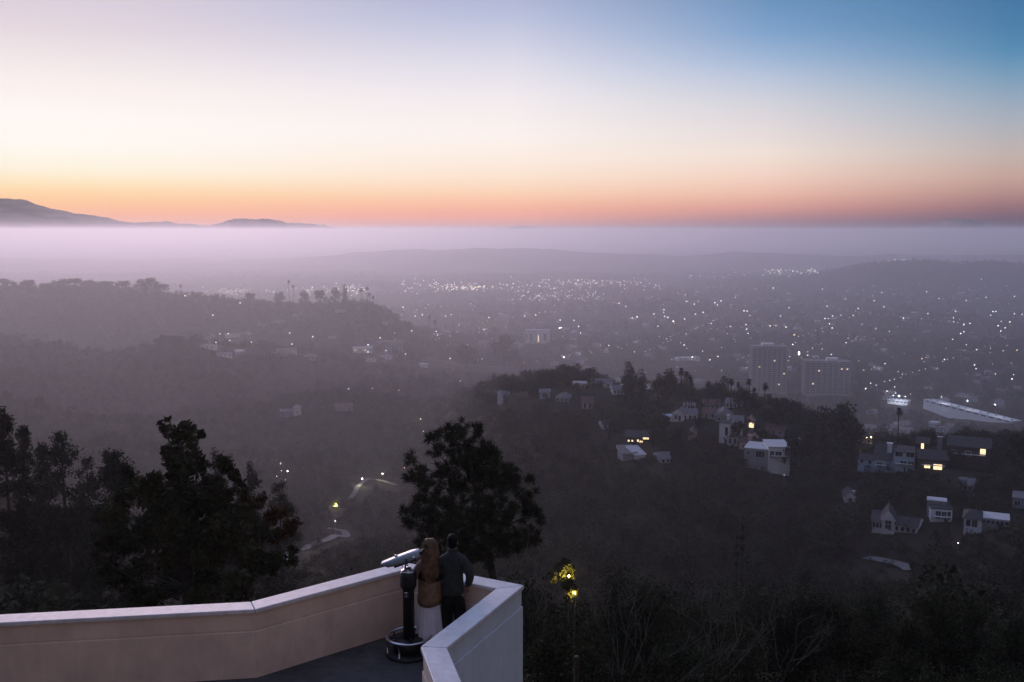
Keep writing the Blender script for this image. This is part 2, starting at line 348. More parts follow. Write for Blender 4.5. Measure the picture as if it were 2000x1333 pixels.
# far mountains stand beyond the hazy basin
def mountain(name, prof, Y, label=None):
    rgm = np.random.default_rng(len(prof)); xs = np.array([p[0] for p in prof], float); ys = np.array([p[1] for p in prof], float)
    px = np.linspace(xs[0], xs[-1], 220); py = np.interp(px, xs, ys) + np.convolve(rgm.normal(size=220) * 1.1, np.ones(3) / 3, 'same')
    V = []; nr = 9
    for a, b in zip(px, py):
        top = at(a, min(b, 452), Y)
        for k in range(nr):
            t = k / (nr - 1); w = abs(t - .5) * 2
            V.append((top.x * (1 + (t - .5) * .30), Y * (1 + (t - .5) * .30), -230 + (top.z + 230) * (1 - w) ** 1.25 + (rgm.normal() * 18 if 0 < k < nr - 1 and k != 4 else 0)))
    Fc = [(i * nr + k, i * nr + k + 1, (i + 1) * nr + k + 1, (i + 1) * nr + k) for i in range(len(px) - 1) for k in range(nr - 1)]
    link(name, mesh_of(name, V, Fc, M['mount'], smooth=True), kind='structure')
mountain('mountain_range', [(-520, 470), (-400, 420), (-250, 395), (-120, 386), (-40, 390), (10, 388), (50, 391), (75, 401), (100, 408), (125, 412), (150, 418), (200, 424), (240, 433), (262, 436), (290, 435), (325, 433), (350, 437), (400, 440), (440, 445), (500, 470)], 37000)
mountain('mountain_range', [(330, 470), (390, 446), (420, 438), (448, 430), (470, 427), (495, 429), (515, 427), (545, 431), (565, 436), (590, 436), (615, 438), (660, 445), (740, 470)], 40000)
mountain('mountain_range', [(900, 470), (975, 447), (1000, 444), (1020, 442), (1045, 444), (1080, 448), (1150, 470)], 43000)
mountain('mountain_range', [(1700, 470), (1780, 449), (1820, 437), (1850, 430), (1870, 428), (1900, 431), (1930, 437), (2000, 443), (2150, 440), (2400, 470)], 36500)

# the valley haze, one even box round the camera and everything but sky and far mountains
hm = bpy.data.materials.new('valley haze'); hm.use_nodes = True; ht = hm.node_tree; ht.nodes.clear()
hv = ht.nodes.new('ShaderNodeVolumePrincipled'); ho = ht.nodes.new('ShaderNodeOutputMaterial'); ht.links.new(hv.outputs[0], ho.inputs['Volume'])
hv.inputs['Color'].default_value = (.86, .89, 1, 1); hv.inputs['Density'].default_value = HAZE; hv.inputs['Anisotropy'].default_value = GHG
hv.inputs['Density Attribute'].default_value = ''
hm.cycles.homogeneous_volume = True
link('haze', MB().box(-26000, 26000, -1500, 30100, float(HZ.min()) - 2, 28).mesh('haze', hm), kind='stuff', label='thin lavender haze lying over the whole valley')
# ------------------------------------------------------------------ terrace and parapet
CAPZ = 1.0
op = [on_z(0, 1200, CAPZ), on_z(490, 1175, CAPZ), on_z(787, 1097.5, CAPZ), on_z(1024, 1143, CAPZ), on_z(873, 1265, CAPZ), on_z(902, 1333, CAPZ)]
op = [Vector((p.x, p.y)) for p in op]
op[0] = op[0] + (op[0] - op[1]).normalized() * 5.0
op[5] = op[5] + (op[5] - op[4]).normalized() * 5.0
def offs(d):
    out = []
    for i, p in enumerate(op):
        n = []
        for a, b in ((i - 1, i), (i, i + 1)):
            if a < 0 or b >= len(op): continue
            e = (op[b] - op[a]).normalized(); n.append(Vector((e.y, -e.x)))
        if len(n) == 2:
            m = (n[0] + n[1]).normalized(); out.append(p + m * (d / m.dot(n[0])))
        else: out.append(p + n[0] * d)
    return out
pw = thing('parapet_wall', 'cream terrace parapet with pale coping, angled around the lookout corner', 'parapet', (op[2].x, op[2].y, 0))
base = Vector((op[2].x, op[2].y))
def band(name, d0, d1, z0, z1, m, gap=0.0, bev=0):
    a, b = offs(d0), offs(d1)
    for i in range(len(op) - 1):
        q = [a[i], a[i + 1], b[i + 1], b[i]]
        if gap:
            e = (op[i + 1] - op[i]).normalized() * gap
            q = [q[0] + e, q[1] - e, q[2] - e, q[3] + e]
        mb = MB().prism([tuple(p - base) for p in q], z0, z1)
        o = mb.build(name, m, pw)
        if bev:
            bm = o.modifiers.new('soft edge', 'BEVEL'); bm.width = bev; bm.segments = 2
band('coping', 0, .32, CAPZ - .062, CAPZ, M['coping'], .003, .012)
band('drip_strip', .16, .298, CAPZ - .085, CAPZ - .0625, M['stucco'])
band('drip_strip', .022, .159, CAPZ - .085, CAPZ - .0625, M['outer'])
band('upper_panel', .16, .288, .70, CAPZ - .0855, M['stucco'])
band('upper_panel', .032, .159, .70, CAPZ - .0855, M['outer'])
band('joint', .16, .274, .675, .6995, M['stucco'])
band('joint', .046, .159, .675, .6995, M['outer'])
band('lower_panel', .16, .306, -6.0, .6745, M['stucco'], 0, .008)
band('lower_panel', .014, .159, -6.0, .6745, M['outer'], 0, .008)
c = offs(.16)
fl = [tuple(p) for p in c] + [(c[-1].x - .2, 4.0), (c[0].x - .3, 4.0)]
link('terrace_floor', MB().prism(fl, -.35, 0).mesh('terrace_floor', M['floor']), kind='structure')

# ------------------------------------------------------------------ coin viewer
vb = on_z(799, 1278, 0) + Vector((0, .02, 0))
cv = thing('coin_viewer', 'coin operated binocular viewer on black post beside the woman', 'viewer', vb)
MB().lathe([(.345, 0), (.35, .015), (.345, .05), (.32, .06)], 40).build('base_plate', M['black'], cv, True)
MB().lathe([(.235, .06), (.235, .20), (.20, .235), (.11, .25)], 32).build('drum', M['black'], cv, True)
mb = MB(); n = 48; R0, r0 = .325, .021
V = []; Fc = []
for i in range(n):
    a = 2 * math.pi * i / n
    for k in range(10):
        b = 2 * math.pi * k / 10; rr = R0 + r0 * 1.35 * math.cos(b); V.append((rr * math.cos(a), rr * math.sin(a), .275 + r0 * .8 * math.sin(b)))
for i in range(n):
    for k in range(10): Fc.append((i * 10 + k, i * 10 + (k + 1) % 10, ((i + 1) % n) * 10 + (k + 1) % 10, ((i + 1) % n) * 10 + k))
mb.add(V, Fc).build('footrest_ring', M['chrome'], cv, True)
for a in (200, 250, 320, 80, 140):
    a = math.radians(a); MB().tube([(.325 * math.cos(a), .325 * math.sin(a), .06), (.325 * math.cos(a), .325 * math.sin(a), .26)], .014, 8).build('ring_support', M['chrome'], cv, True)
for a in (20, 110, 200, 290):
    a = math.radians(a); MB().tube([(.09 * math.cos(a), .09 * math.sin(a), .275), (.31 * math.cos(a), .31 * math.sin(a), .275)], .013, 6).build('spoke', M['black'], cv, True)
MB().lathe([(.085, .24), (.085, .98), (.115, 1.03), (.122, 1.06), (.122, 1.22), (.112, 1.255)], 28).build('post', M['black'], cv, True)
cbx = MB().box(-.062, .03, -.135, -.07, .90, 1.0).build('coin_box', M['black'], cv)
MB().tube([(-.045, -.145, .985), (.0, -.145, .985)], .010, 8).build('coin_slot', M['chrome'], cbx, True)
MB().box(-.04, .0, -.139, -.1355, .915, .96).build('coin_plate', M['chrome'], cbx)
MB().lathe([(.105, 1.2555), (.108, 1.27), (.10, 1.285), (.055, 1.295), (.045, 1.33)], 28).build('collar', M['chrome'], cv, True)
yk = MB()
for s in (-1, 1): yk.tube([(-.03, s * .02, 1.30), (-.03, s * .128, 1.34), (-.01, s * .132, 1.50)], [.02, .018, .016], 8)
yk.build('yoke', M['chrome'], cv, True)
# viewer body: rounded section swept along the axis, nose hood cut back to a point
hd = MB(); sec = []
ns = 20
def rrect(w, h):
    return [(w * math.copysign(abs(math.cos(t)) ** .55, math.cos(t)), h * math.copysign(abs(math.sin(t)) ** .55, math.sin(t))) for t in [2 * math.pi * k / ns for k in range(ns)]]
prof = [(-.36, .085, .052, .055), (-.355, .10, .062, .05), (-.25, .112, .070, .012), (-.08, .118, .080, 0), (.08, .116, .084, 0), (.18, .105, .078, 0), (.235, .085, .062, 0), (.25, .07, .05, 0)]
V = []
for s, w, h, cut in prof:
    for (a, b) in rrect(w, h): V.append((s + (-cut * (b / h) if b > 0 else -cut * (b / h)), a, b))
Fc = [(i * ns + k, i * ns + (k + 1) % ns, (i + 1) * ns + (k + 1) % ns, (i + 1) * ns + k) for i in range(len(prof) - 1) for k in range(ns)]
Fc += [tuple(range((len(prof) - 1) * ns, len(prof) * ns))]
hb = hd.add(V, Fc).build('scope_body', M['silver'], cv, True)
hb.scale = (.92, .86, .82); hb.location = (-.03, 0, 1.475); hb.rotation_euler = (0, math.radians(-21), math.radians(-6))
for s in (-1, 1):
    e = MB().tube([(.235, s * .045, .0), (.30, s * .042, .0)], [.034, .030], 12).build('eyepiece', M['black'], hb, True)
    MB().tube([(-.345, s * .048, .004), (-.33, s * .048, .004)], .036, 12).build('lens', M['glass'], hb, True)
MB().ball((-.14, -.02, .085), .028, 10, 6).build('sight_knob', M['chrome'], hb, True)
MB().ball((.15, -.118, -.02), .03, 10, 6).build('pivot_knob', M['chrome'], hb, True)
MB().box(-.22, .16, -.085, .085, -.098, -.066).build('under_plate', M['black'], hb)

# ------------------------------------------------------------------ people
skin = mat('skin', (.42, .27, .20), .55, var=.05, scale=9)
PM = dict(skin=skin,
 hairw=mat('auburn hair', (.09, .052, .030), .6, col2=(.22, .135, .075), scale=14), hairm=mat('black hair', (.008, .007, .008), .7, spec=.1),
 shirt=mat('dark green grey shirt', (.034, .042, .040), .9, var=.2, scale=12, bump=1, bscale=9), trousers=mat('black trousers', (.008, .008, .009), .9, var=.2, scale=10),
 blouse=mat('dusty rose blouse', (.24, .145, .135), .85, var=.08, scale=10), tan=mat('tan knit cardigan', (.22, .15, .095), .9, var=.25, scale=14, bump=1, bscale=14),
 bag=mat('black leather', (.013, .012, .012), .5), skirt=mat('white cotton skirt', (.80, .75, .82), .85, var=.04, scale=6), shoe=mat('dark shoe leather', (.02, .018, .018), .5),
 eye=mat('eye white', (.6, .6, .58), .3), lip=mat('lip', (.32, .14, .12), .5))
def skinned(name, pts, edges, m, parent, sub=2, sx=1):
    me = bpy.data.meshes.new(name); me.from_pydata([p[:3] for p in pts], edges, []); me.materials.append(m)
    o = link(name, me, parent)
    md = o.modifiers.new('skin', 'SKIN'); md.use_smooth_shade = True; md.branch_smoothing = .6
    for i, p in enumerate(pts):
        d = me.skin_vertices[0].data[i]; d.radius = (p[3], p[4] if len(p) > 4 else p[3]); d.use_root = (i == 0)
    sb = o.modifiers.new('smooth', 'SUBSURF'); sb.levels = sub; sb.render_levels = sub
    return o
def chain(pts, edges, root, seq):
    p = root
    for q in seq: pts.append(q); edges.append((p, len(pts) - 1)); p = len(pts) - 1
    return p
def hand(pts, edges, wrist, w, d, side):
    """palm and five unequal, slightly curled fingers leaving the wrist in direction d"""
    w = Vector(w); d = Vector(d).normalized(); s = d.cross(Vector((0, 0, 1)))
    s = s.normalized() * side if s.length > .1 else Vector((0, 1, 0)); nrm = d.cross(s)
    pal = w + d * .05; pi_ = chain(pts, edges, wrist, [(*pal, .026, .016)])
    kn = w + d * .085; ki = chain(pts, edges, pi_, [(*kn, .030, .014)])
    for k, (o, L) in enumerate(((-.03, .062), (-.010, .072), (.011, .068), (.030, .052))):
        b = kn + s * o
        chain(pts, edges, ki, [(*(b + d * .016), .009), (*(b + d * (.016 + L * .5) - nrm * .006), .0085), (*(b + d * (.016 + L * .9) - nrm * .022), .0075)])
    t = w + d * .03 - s * .034
    chain(pts, edges, pi_, [(*t, .011), (*(t + d * .03 - s * .012 - nrm * .008), .0095), (*(t + d * .052 - s * .008 - nrm * .014), .0085)])
def face(par, z, y, sc=1.0):
    for s in (-1, 1): MB().ball((s * .032 * sc, y + .083 * sc, z), .012 * sc, 8, 6).build('eye', PM['eye'], par, True)
    MB().ball((0, y + .088 * sc, z - .068 * sc), .022 * sc, 10, 5, sc=(1, .35, .3)).build('mouth', PM['lip'], par, True)

# man
mp = at(885, 1150, 14.32); man = thing('person', 'man in dark green shirt and black trousers at the parapet, seen from behind', 'person', (mp.x, mp.y, 0), math.radians(-6))
pts = [(0, 0, .96, .13, .10)]; ed = []
ch = chain(pts, ed, 0, [(0, .0, 1.12, .125, .095), (0, .0, 1.32, .15, .105)])
nk_ = chain(pts, ed, ch, [(0, .005, 1.46, .07, .06), (0, .012, 1.54, .054, .054)])
hdv = chain(pts, ed, nk_, [(0, .025, 1.60, .066, .078), (0, .022, 1.675, .076, .09), (0, .014, 1.745, .055, .065)])
chain(pts, ed, hdv - 1, [(0, .125, 1.65, .013, .014)])
for s in (-1, 1): chain(pts, ed, hdv - 1, [(s * .085, .012, 1.665, .012, .022)])
for s, el_, wr, hdir in ((1, (.265, -.055, 1.17), (.205, .055, .965), (-.15, .5, -.85)), (-1, (-.25, .03, 1.17), (-.21, .24, 1.06), (.1, 1, .05))):
    sh = chain(pts, ed, ch, [(s * .15, 0, 1.40, .05, .05)])
    a = chain(pts, ed, sh, [(s * .215, -.02, 1.30, .05), (*el_, .042), (*[(x + y) / 2 for x, y in zip(el_, wr)], .038), (*wr, .028)])
    hand(pts, ed, a, wr, hdir, s)
for s in (-1, 1): chain(pts, ed, 0, [(s * .095, 0, .86, .085), (s * .105, .025, .50, .06), (s * .105, .0, .28, .055), (s * .108, -.015, .10, .04)])
bd = skinned('body', pts, ed, PM['skin'], man); face(bd, 1.67, .025)
pts = [(0, 0, .83, .185, .155)]; ed = []
ch = chain(pts, ed, 0, [(0, 0, .94, .178, .15), (0, 0, 1.08, .172, .145), (0, -.002, 1.22, .19, .15), (0, -.004, 1.36, .20, .15)])
chain(pts, ed, ch, [(0, .0, 1.46, .125, .105), (0, .006, 1.525, .078, .078)])
for s, el_, wr in ((1, (.275, -.058, 1.17), (.212, .04, .985)), (-1, (-.262, .03, 1.17), (-.215, .20, 1.075))):
    chain(pts, ed, ch, [(s * .162, -.002, 1.415, .112, .105), (s * .216, -.018, 1.31, .090), (*el_, .070), (*wr, .055)])
shirt = skinned('shirt', pts, ed, PM['shirt'], man)
MB().lathe([(.066, 1.49), (.076, 1.51), (.070, 1.555), (.062, 1.56)], 20, c=(0, .008)).build('collar', PM['shirt'], shirt, True)
pts = [(0, 0, .95, .165, .14)]; ed = []
hp_ = chain(pts, ed, 0, [(0, 0, .86, .175, .15)])
for s in (-1, 1): chain(pts, ed, hp_, [(s * .085, 0, .74, .118, .118), (s * .10, .022, .50, .094, .096), (s * .105, .0, .26, .082, .084), (s * .107, -.01, .05, .078, .084)])
skinned('trousers', pts, ed, PM['trousers'], man)
for s in (-1, 1): MB().ball((s * .115, .055, .045), .05, 12, 6, sc=(.95, 2.6, .9)).build('shoe', PM['shoe'], man, True)
hm_ = MB(); rngh = random.Random(3)
hm_.ball((0, -.004, 1.70), .098, 18, 12, sc=(.86, 1.02, .92))
hm_.ball((0, -.042, 1.635), .07, 14, 8, sc=(1.02, .75, .95))
hm_.build('hair', PM['hairm'], man, True)
MB().tube([(.150, .06, 1.0), (.212, .040, .99), (.255, .012, 1.005)], [.012, .016, .012], 8).build('watch', M['chrome'], man, True)

# woman
wp = at(840, 1150, 14.36); wom = thing('person', 'woman with long auburn hair and white skirt standing by the binocular viewer', 'person', (wp.x, wp.y, 0), math.radians(8))
pts = [(0, 0, .92, .12, .10)]; ed = []
ch = chain(pts, ed, 0, [(0, .0, 1.08, .105, .085), (0, .0, 1.26, .13, .095)])
nk_ = chain(pts, ed, ch, [(0, .005, 1.38, .058, .052), (0, .01, 1.455, .046, .046)])
hdv = chain(pts, ed, nk_, [(0, .025, 1.515, .060, .07), (0, .022, 1.58, .07, .084), (0, .014, 1.645, .05, .06)])
chain(pts, ed, hdv - 1, [(0, .115, 1.56, .011, .012)])
for s in (-1, 1): chain(pts, ed, hdv - 1, [(s * .078, .01, 1.57, .010, .02)])
for s, el_, wr, hdir in ((1, (.19, .06, 1.08), (.13, .27, 1.08), (-.1, 1, .1)), (-1, (-.235, -.01, 1.09), (-.17, .20, 1.13), (.15, 1, .2))):
    sh = chain(pts, ed, ch, [(s * .14, 0, 1.345, .045, .045)])
    a = chain(pts, ed, sh, [(s * .18, -.01, 1.22, .04), (*el_, .034), (*[(x + y) / 2 for x, y in zip(el_, wr)], .03), (*wr, .023)])
    hand(pts, ed, a, wr, hdir, s)
for s in (-1, 1): chain(pts, ed, 0, [(s * .085, 0, .82, .08), (s * .09, .02, .48, .055), (s * .09, .0, .27, .05), (s * .092, -.01, .08, .034)])
bd = skinned('body', pts, ed, PM['skin'], wom); face(bd, 1.575, .022, .93)
pts = [(0, 0, 1.02, .155, .13)]; ed = []
ch = chain(pts, ed, 0, [(0, 0, 1.12, .15, .125), (0, -.004, 1.27, .172, .135)])
chain(pts, ed, ch, [(0, .0, 1.37, .10, .085), (0, .005, 1.41, .066, .062)])
for s, el_, wr in ((1, (.21, .06, 1.08), (.14, .22, 1.08)), (-1, (-.258, -.02, 1.10), (-.185, .15, 1.12))):
    chain(pts, ed, ch, [(s * .135, -.002, 1.34, .084, .08), (s * .195, -.014, 1.22, .072), (*el_, .06), (*wr, .046)])
skinned('blouse', pts, ed, PM['blouse'], wom)
n = 40; V = []; rings = [(1.09, .176, .146), (1.0, .182, .152), (.88, .186, .158), (.78, .194, .166), (.715, .192, .164), (.72, .165, .14)]
for z, a, b in rings:
    for k in range(n):
        t = 2 * math.pi * k / n; w = 1 + .018 * math.sin(7 * t + z * 9) + .01 * math.sin(13 * t - z * 15)
        V.append((a * w * math.cos(t), b * w * math.sin(t), z + (.02 * math.cos(2 * t + .6) if z < .8 else 0)))
Fc = [(i * n + k, i * n + (k + 1) % n, (i + 1) * n + (k + 1) % n, (i + 1) * n + k) for i in range(len(rings) - 1) for k in range(n)]
MB().add(V, Fc).build('cardigan', PM['tan'], wom, True)
n = 84; V = []; zs = [.78, .66, .50, .34, .20, .11, .10]
for j, z in enumerate(zs):
    f = (.78 - z) / .68
    for k in range(n):
        t = 2 * math.pi * k / n; fold = 1 + (.05 * f + .01) * math.sin(14 * t + 1.5 * math.sin(3 * t)) + .02 * f * math.sin(5 * t)
        V.append(((.163 + .075 * f) * fold * math.cos(t) * (1 if j < 6 else .97), (.14 + .07 * f) * fold * math.sin(t) * (1 if j < 6 else .97), z))
Fc = [(i * n + k, i * n + (k + 1) % n, (i + 1) * n + (k + 1) % n, (i + 1) * n + k) for i in range(len(zs) - 1) for k in range(n)]
MB().add(V, Fc).build('skirt', PM['skirt'], wom, True)
for s in (-1, 1): MB().ball((s * .095, .05, .04), .042, 12, 6, sc=(.95, 2.5, .9)).build('shoe', PM['shoe'], wom, True)
V = []; n = 30; rings = [(1.705, .03, .03, 0), (1.692, .070, .07, -.002), (1.655, .098, .10, -.008), (1.59, .112, .112, -.018), (1.50, .118, .106, -.034), (1.40, .120, .10, -.066), (1.31, .122, .092, -.092), (1.23, .116, .076, -.112), (1.16, .098, .056, -.122), (1.11, .066, .036, -.126), (1.09, .022, .014, -.126)]
for z, a, b, yo in rings:
    for k in range(n):
        t = 2 * math.pi * k / n; w = 1 + .035 * math.sin(9 * t + z * 4) + .02 * math.sin(17 * t + z * 11)
        V.append((a * w * math.cos(t) + .006 * math.sin(z * 9), yo + b * w * math.sin(t), z))
Fc = [(i * n + k, i * n + (k + 1) % n, (i + 1) * n + (k + 1) % n, (i + 1) * n + k) for i in range(len(rings) - 1) for k in range(n)] + [tuple(range(n))]
hair = MB().add(V, Fc).build('hair', PM['hairw'], wom, True)
rh = random.Random(9); lk = MB()
for k in range(120):
    t = rh.uniform(math.pi * .92, math.pi * 2.08); pts = []; wv = rh.uniform(.94, 1.06); ph = rh.random() * 6; cut = rh.choice((0, 0, 1, 1, 2))
    for (z, a, b, yo) in rings[1:len(rings) - cut]:
        pts.append((a * wv * math.cos(t) + .006 * math.sin(z * 13 + ph), yo + b * wv * math.sin(t), z - rh.uniform(0, .012)))
    pts[-1] = (pts[-1][0] + rh.gauss(0, .012), pts[-1][1], pts[-1][2] - rh.uniform(0, .05))
    lk.tube(pts, [.004] + [.0075] * (len(pts) - 2) + [.002], 4, cap=False)
link('lock', lk.mesh('lock', PM['hairw'], True), hair, kind='stuff')
V = []; n = 36
for z, a, b in ((1.075, .182, .152), (1.09, .192, .162), (1.145, .194, .164), (1.18, .186, .156)):
    for k in range(n):
        t = 2 * math.pi * k / n; V.append((a * math.cos(t), b * math.sin(t), z + .025 * math.cos(t + 2.4)))
Fc = [(i * n + k, i * n + (k + 1) % n, (i + 1) * n + (k + 1) % n, (i + 1) * n + k) for i in range(3) for k in range(n)]
MB().add(V, Fc).build('waist_bag', PM['bag'], wom, True)
# ------------------------------------------------------------------ houses and other buildings
PROTECT = []          # picture windows (px0, px1, py0, py1, depth) that the woods must leave open
CLEAR = []            # ground circles kept free of trees (x, y, radius)
def roof_of(kind, w, d, h, ov, rise, m_roof, m_wall):
    mb = MB()
    if kind == 'flat':
        mb.box(-w / 2 - .15, w / 2 + .15, -.15, d + .15, h, h + .35, 0); return mb
    x0, x1, y0, y1 = -w / 2 - ov, w / 2 + ov, -ov, d + ov
    if kind == 'gable_x':
        V = [(x0, y0, h), (x1, y0, h), (x1, y1, h), (x0, y1, h), (x0, d / 2, h + rise), (x1, d / 2, h + rise)]
        mb.add(V, [(0, 1, 5, 4), (2, 3, 4, 5), (0, 3, 2, 1)], 0); mb.add([V[0], V[3], V[4], V[1], V[2], V[5]], [(0, 2, 1), (3, 4, 5)], 1)
    elif kind == 'gable_y':
        V = [(x0, y0, h), (x1, y0, h), (x1, y1, h), (x0, y1, h), (0, y0, h + rise), (0, y1, h + rise)]
        mb.add(V, [(1, 2, 5, 4), (0, 4, 5, 3), (0, 3, 2, 1)], 0); mb.add([V[0], V[1], V[4], V[3], V[2], V[5]], [(0, 1, 2), (3, 5, 4)], 1)
    elif kind == 'shed':
        V = [(x0, y0, h), (x1, y0, h), (x1, y1, h), (x0, y1, h), (x0, y1, h + rise), (x1, y1, h + rise)]
        mb.add(V, [(0, 1, 5, 4), (2, 3, 4, 5), (0, 3, 2, 1)], 0); mb.add([V[0], V[3], V[4], V[1], V[2], V[5]], [(0, 2, 1), (3, 4, 5)], 1)
    else:
        i = min(w, d) * .42; V = [(x0, y0, h), (x1, y0, h), (x1, y1, h), (x0, y1, h), (x0 + i, d / 2, h + rise), (x1 - i, d / 2, h + rise)]
        mb.add(V, [(0, 1, 5, 4), (2, 3, 4, 5), (0, 4, 3), (1, 2, 5), (0, 3, 2, 1)], 0)
    return mb
def house(label, px, py, vols, cat='house', name='house', group=None, chim=None, clear=1.0, dist=None, prot=True):
    """vols: (px left, px right, py base, py eaves, depth m, roof kind, rise m, wall, roof, y shift m, windows[(u, v, w, h, lit)], turn deg)"""
    p = hit(px, py) if dist is None else Vector((*at(px, py, dist)[:2], 0))
    if dist: p.z = float(ground(p.x, p.y))
    k = p.y / F
    az = -math.atan2(p.x, p.y)
    h = thing(name, label, cat, p, 0, group)
    R = Matrix.Rotation(az, 4, 'Z')
    for (a, b, pb, pe, dep, rk, rise, wm, rm, ys, wins, turn) in vols:
        w = (b - a) * k; zb = (py - pb) * k; ht = (pb - pe) * k
        mtx = R @ Matrix.Translation(((a + b) / 2 * k - px * k, ys, zb)) @ Matrix.Rotation(math.radians(turn), 4, 'Z')
        wl = MB().box(-w / 2, w / 2, 0, dep, -4 - max(zb, 0), ht).build('wall', M[wm], h); wl.matrix_local = mtx
        ro = roof_of(rk, w, dep, ht + .005, .45, rise, None, None).build('roof', [M[rm], M[wm]], h); ro.matrix_local = mtx
        for (u, v, ww, wh, lit) in wins:
            x = (u - .5) * w; z = v * ht
            fr = MB().box(x - ww / 2 - .12, x + ww / 2 + .12, -.07, .03, z - wh / 2 - .12, z + wh / 2 + .12).build('window', M['trim' if not lit else 'brownwall'], h); fr.matrix_local = mtx
            pn = MB()
            nx = 2 if ww > 1.3 else 1
            for q in range(nx): pn.box(x - ww / 2 + q * ww / nx + .04, x - ww / 2 + (q + 1) * ww / nx - .04, -.10, -.04, z - wh / 2, z + wh / 2)
            pn.build('pane', M['litwin' if lit else 'glass'], fr)
        if pb - pe >= 19 and w > 5:
            zf = ht * .48; bl = MB().box(-w * .4, w * .4, -1.3, -.11, zf - .12, zf).build('balcony', M['trim'], h); bl.matrix_local = mtx
            rl_ = MB().box(-w * .4, w * .4, -1.3, -1.24, zf + .95, zf + 1.02)
            for q in range(int(w * .8 / .5) + 1): rl_.box(-w * .4 + q * .5, -w * .4 + q * .5 + .05, -1.29, -1.25, zf + .001, zf + .949)
            rl_.build('railing', M['steel'], bl)
        if ht > 2.6:
            dx = w * (.5 - .18) - .6; dr = MB().box(dx - .5, dx + .5, -.06, .03, 0, 2.1).build('door', M['brownwall'], h); dr.matrix_local = mtx
        if prot: PROTECT.append((a - 1, b + 1, pe - 6, pb - min(8, (pb - pe) * .4), p.y))
        CLEAR.append((p.x + ((a + b) / 2 - px) * k, p.y + ys + dep / 2, max(w, dep) * .5 * clear))
    if chim:
        for (cx_, cyy, cw, top, wm) in chim:
            c_ = MB().box((cx_ - px) * k - cw / 2, (cx_ - px) * k + cw / 2, cyy, cyy + cw, (py - top) * k - 4.5, (py - top) * k); c_.box((cx_ - px) * k - cw * .65, (cx_ - px) * k + cw * .65, cyy - cw * .15, cyy + cw * 1.15, (py - top) * k + .002, (py - top) * k + .25)
            o = c_.build('chimney', M[wm], h); o.matrix_local = R
    return h
G3 = lambda n, v, w=1.0, hh=1.5, lit=(): [((i + .5) / n, v, w, hh, i in lit) for i in range(n)]
# the ridge on the right
house('white gabled house with green terrace on the wooded ridge below the tall palms', 1335, 826, [
  (1312, 1334, 826, 812, 9, 'gable_y', 2.0, 'white', 'greyroof', 0, [(.35, .5, .9, 1.9, 0)], -14), (1333, 1362, 828, 813, 9, 'gable_x', 1.6, 'white', 'greyroof', 2.5, G3(3, .52), 6),
  (1290, 1313, 826, 821, 7, 'flat', 0, 'white', 'whiteroof', 1, [], 0)])
house('tall lavender white house with dark roof, left of the pink house', 1420, 868, [
  (1404, 1424, 868, 826, 9, 'gable_x', 1.0, 'white', 'darkroof', 0, [(.72, .62, 1.2, 3.2, 0), (.5, .28, .7, .7, 0)], -12), (1423, 1450, 852, 828, 11, 'gable_x', 2.2, 'white', 'greyroof', 3, [(.2, .6, 1.0, 1.6, 0)], 0),
  (1421, 1440, 868, 853, 5, 'shed', 1.0, 'white', 'darkroof', -1, G3(2, .5, 1.2, 2.0), 8)], chim=[(1421, 3, 1.0, 813, 'white')])
house('pink stuccoed house with red tile roofs and a leaning curved chimney', 1465, 880, [
  (1444, 1468, 882, 864, 9, 'gable_x', 1.6, 'pink', 'redtile', 0, [(.35, .5, 1.2, 1.2, 0)], 6), (1463, 1482, 878, 857, 8, 'gable_y', 2.4, 'pink', 'redtile', 2, [(.5, .45, .8, 1.2, 0)], 6),
  (1480, 1494, 878, 864, 7, 'gable_x', 1.2, 'pink', 'redtile', 2, [(.5, .5, 1.0, 1.0, 0)], 0)], chim=[(1464, -.6, 1.3, 850, 'pink')])
house('white flat roofed three storey modern house with roof deck and open lower floor', 1500, 924, [
  (1452, 1502, 897, 881, 12, 'flat', 0, 'grey', 'whiteroof', 0, [(.18, .5, .9, 1.4, 0), (.52, .42, 1.1, 2.2, 0), (.70, .42, 2.2, 2.4, 0)], -8), (1500, 1542, 904, 874, 13, 'flat', 0, 'white', 'whiteroof', -1, [(.16, .55, 1.4, 2.4, 0), (.45, .6, 2.2, 1.5, 0), (.84, .6, 1.6, 2.6, 0)], 10),
  (1504, 1542, 921, 904, 11, 'flat', 0, 'white', 'whiteroof', -.5, [(.24, .5, 2.4, 2.6, 0), (.56, .5, 1.0, 2.6, 0), (.86, .5, 1.8, 2.6, 0)], 10)])
house('pale blue three storey house with dark sweeping roof, beside the lit dark house', 1745, 925, [
  (1744, 1783, 925, 883, 11, 'flat', 0, 'blue', 'darkroof', 0, [(.48, .52, 2.2, 1.2, 0), (.82, .52, 2.0, 1.2, 0), (.25, .92, 2.6, 1.8, 0), (.78, .92, 2.8, 1.8, 0), (.54, .17, .7, 2.0, 0), (.82, .15, 1.6, 1.3, 0)], 0),
  (1706, 1745, 922, 903, 12, 'gable_x', 4.6, 'blue', 'darkroof', 1.5, [(.32, .45, 2.0, 1.6, 0), (.75, .4, 1.6, 1.4, 0)], -8), (1676, 1708, 916, 906, 8, 'gable_x', 1.4, 'blue', 'darkroof', 3, G3(2, .5, 1.2, 1.2), -14)], chim=[(1736, 4, 1.6, 872, 'white')])
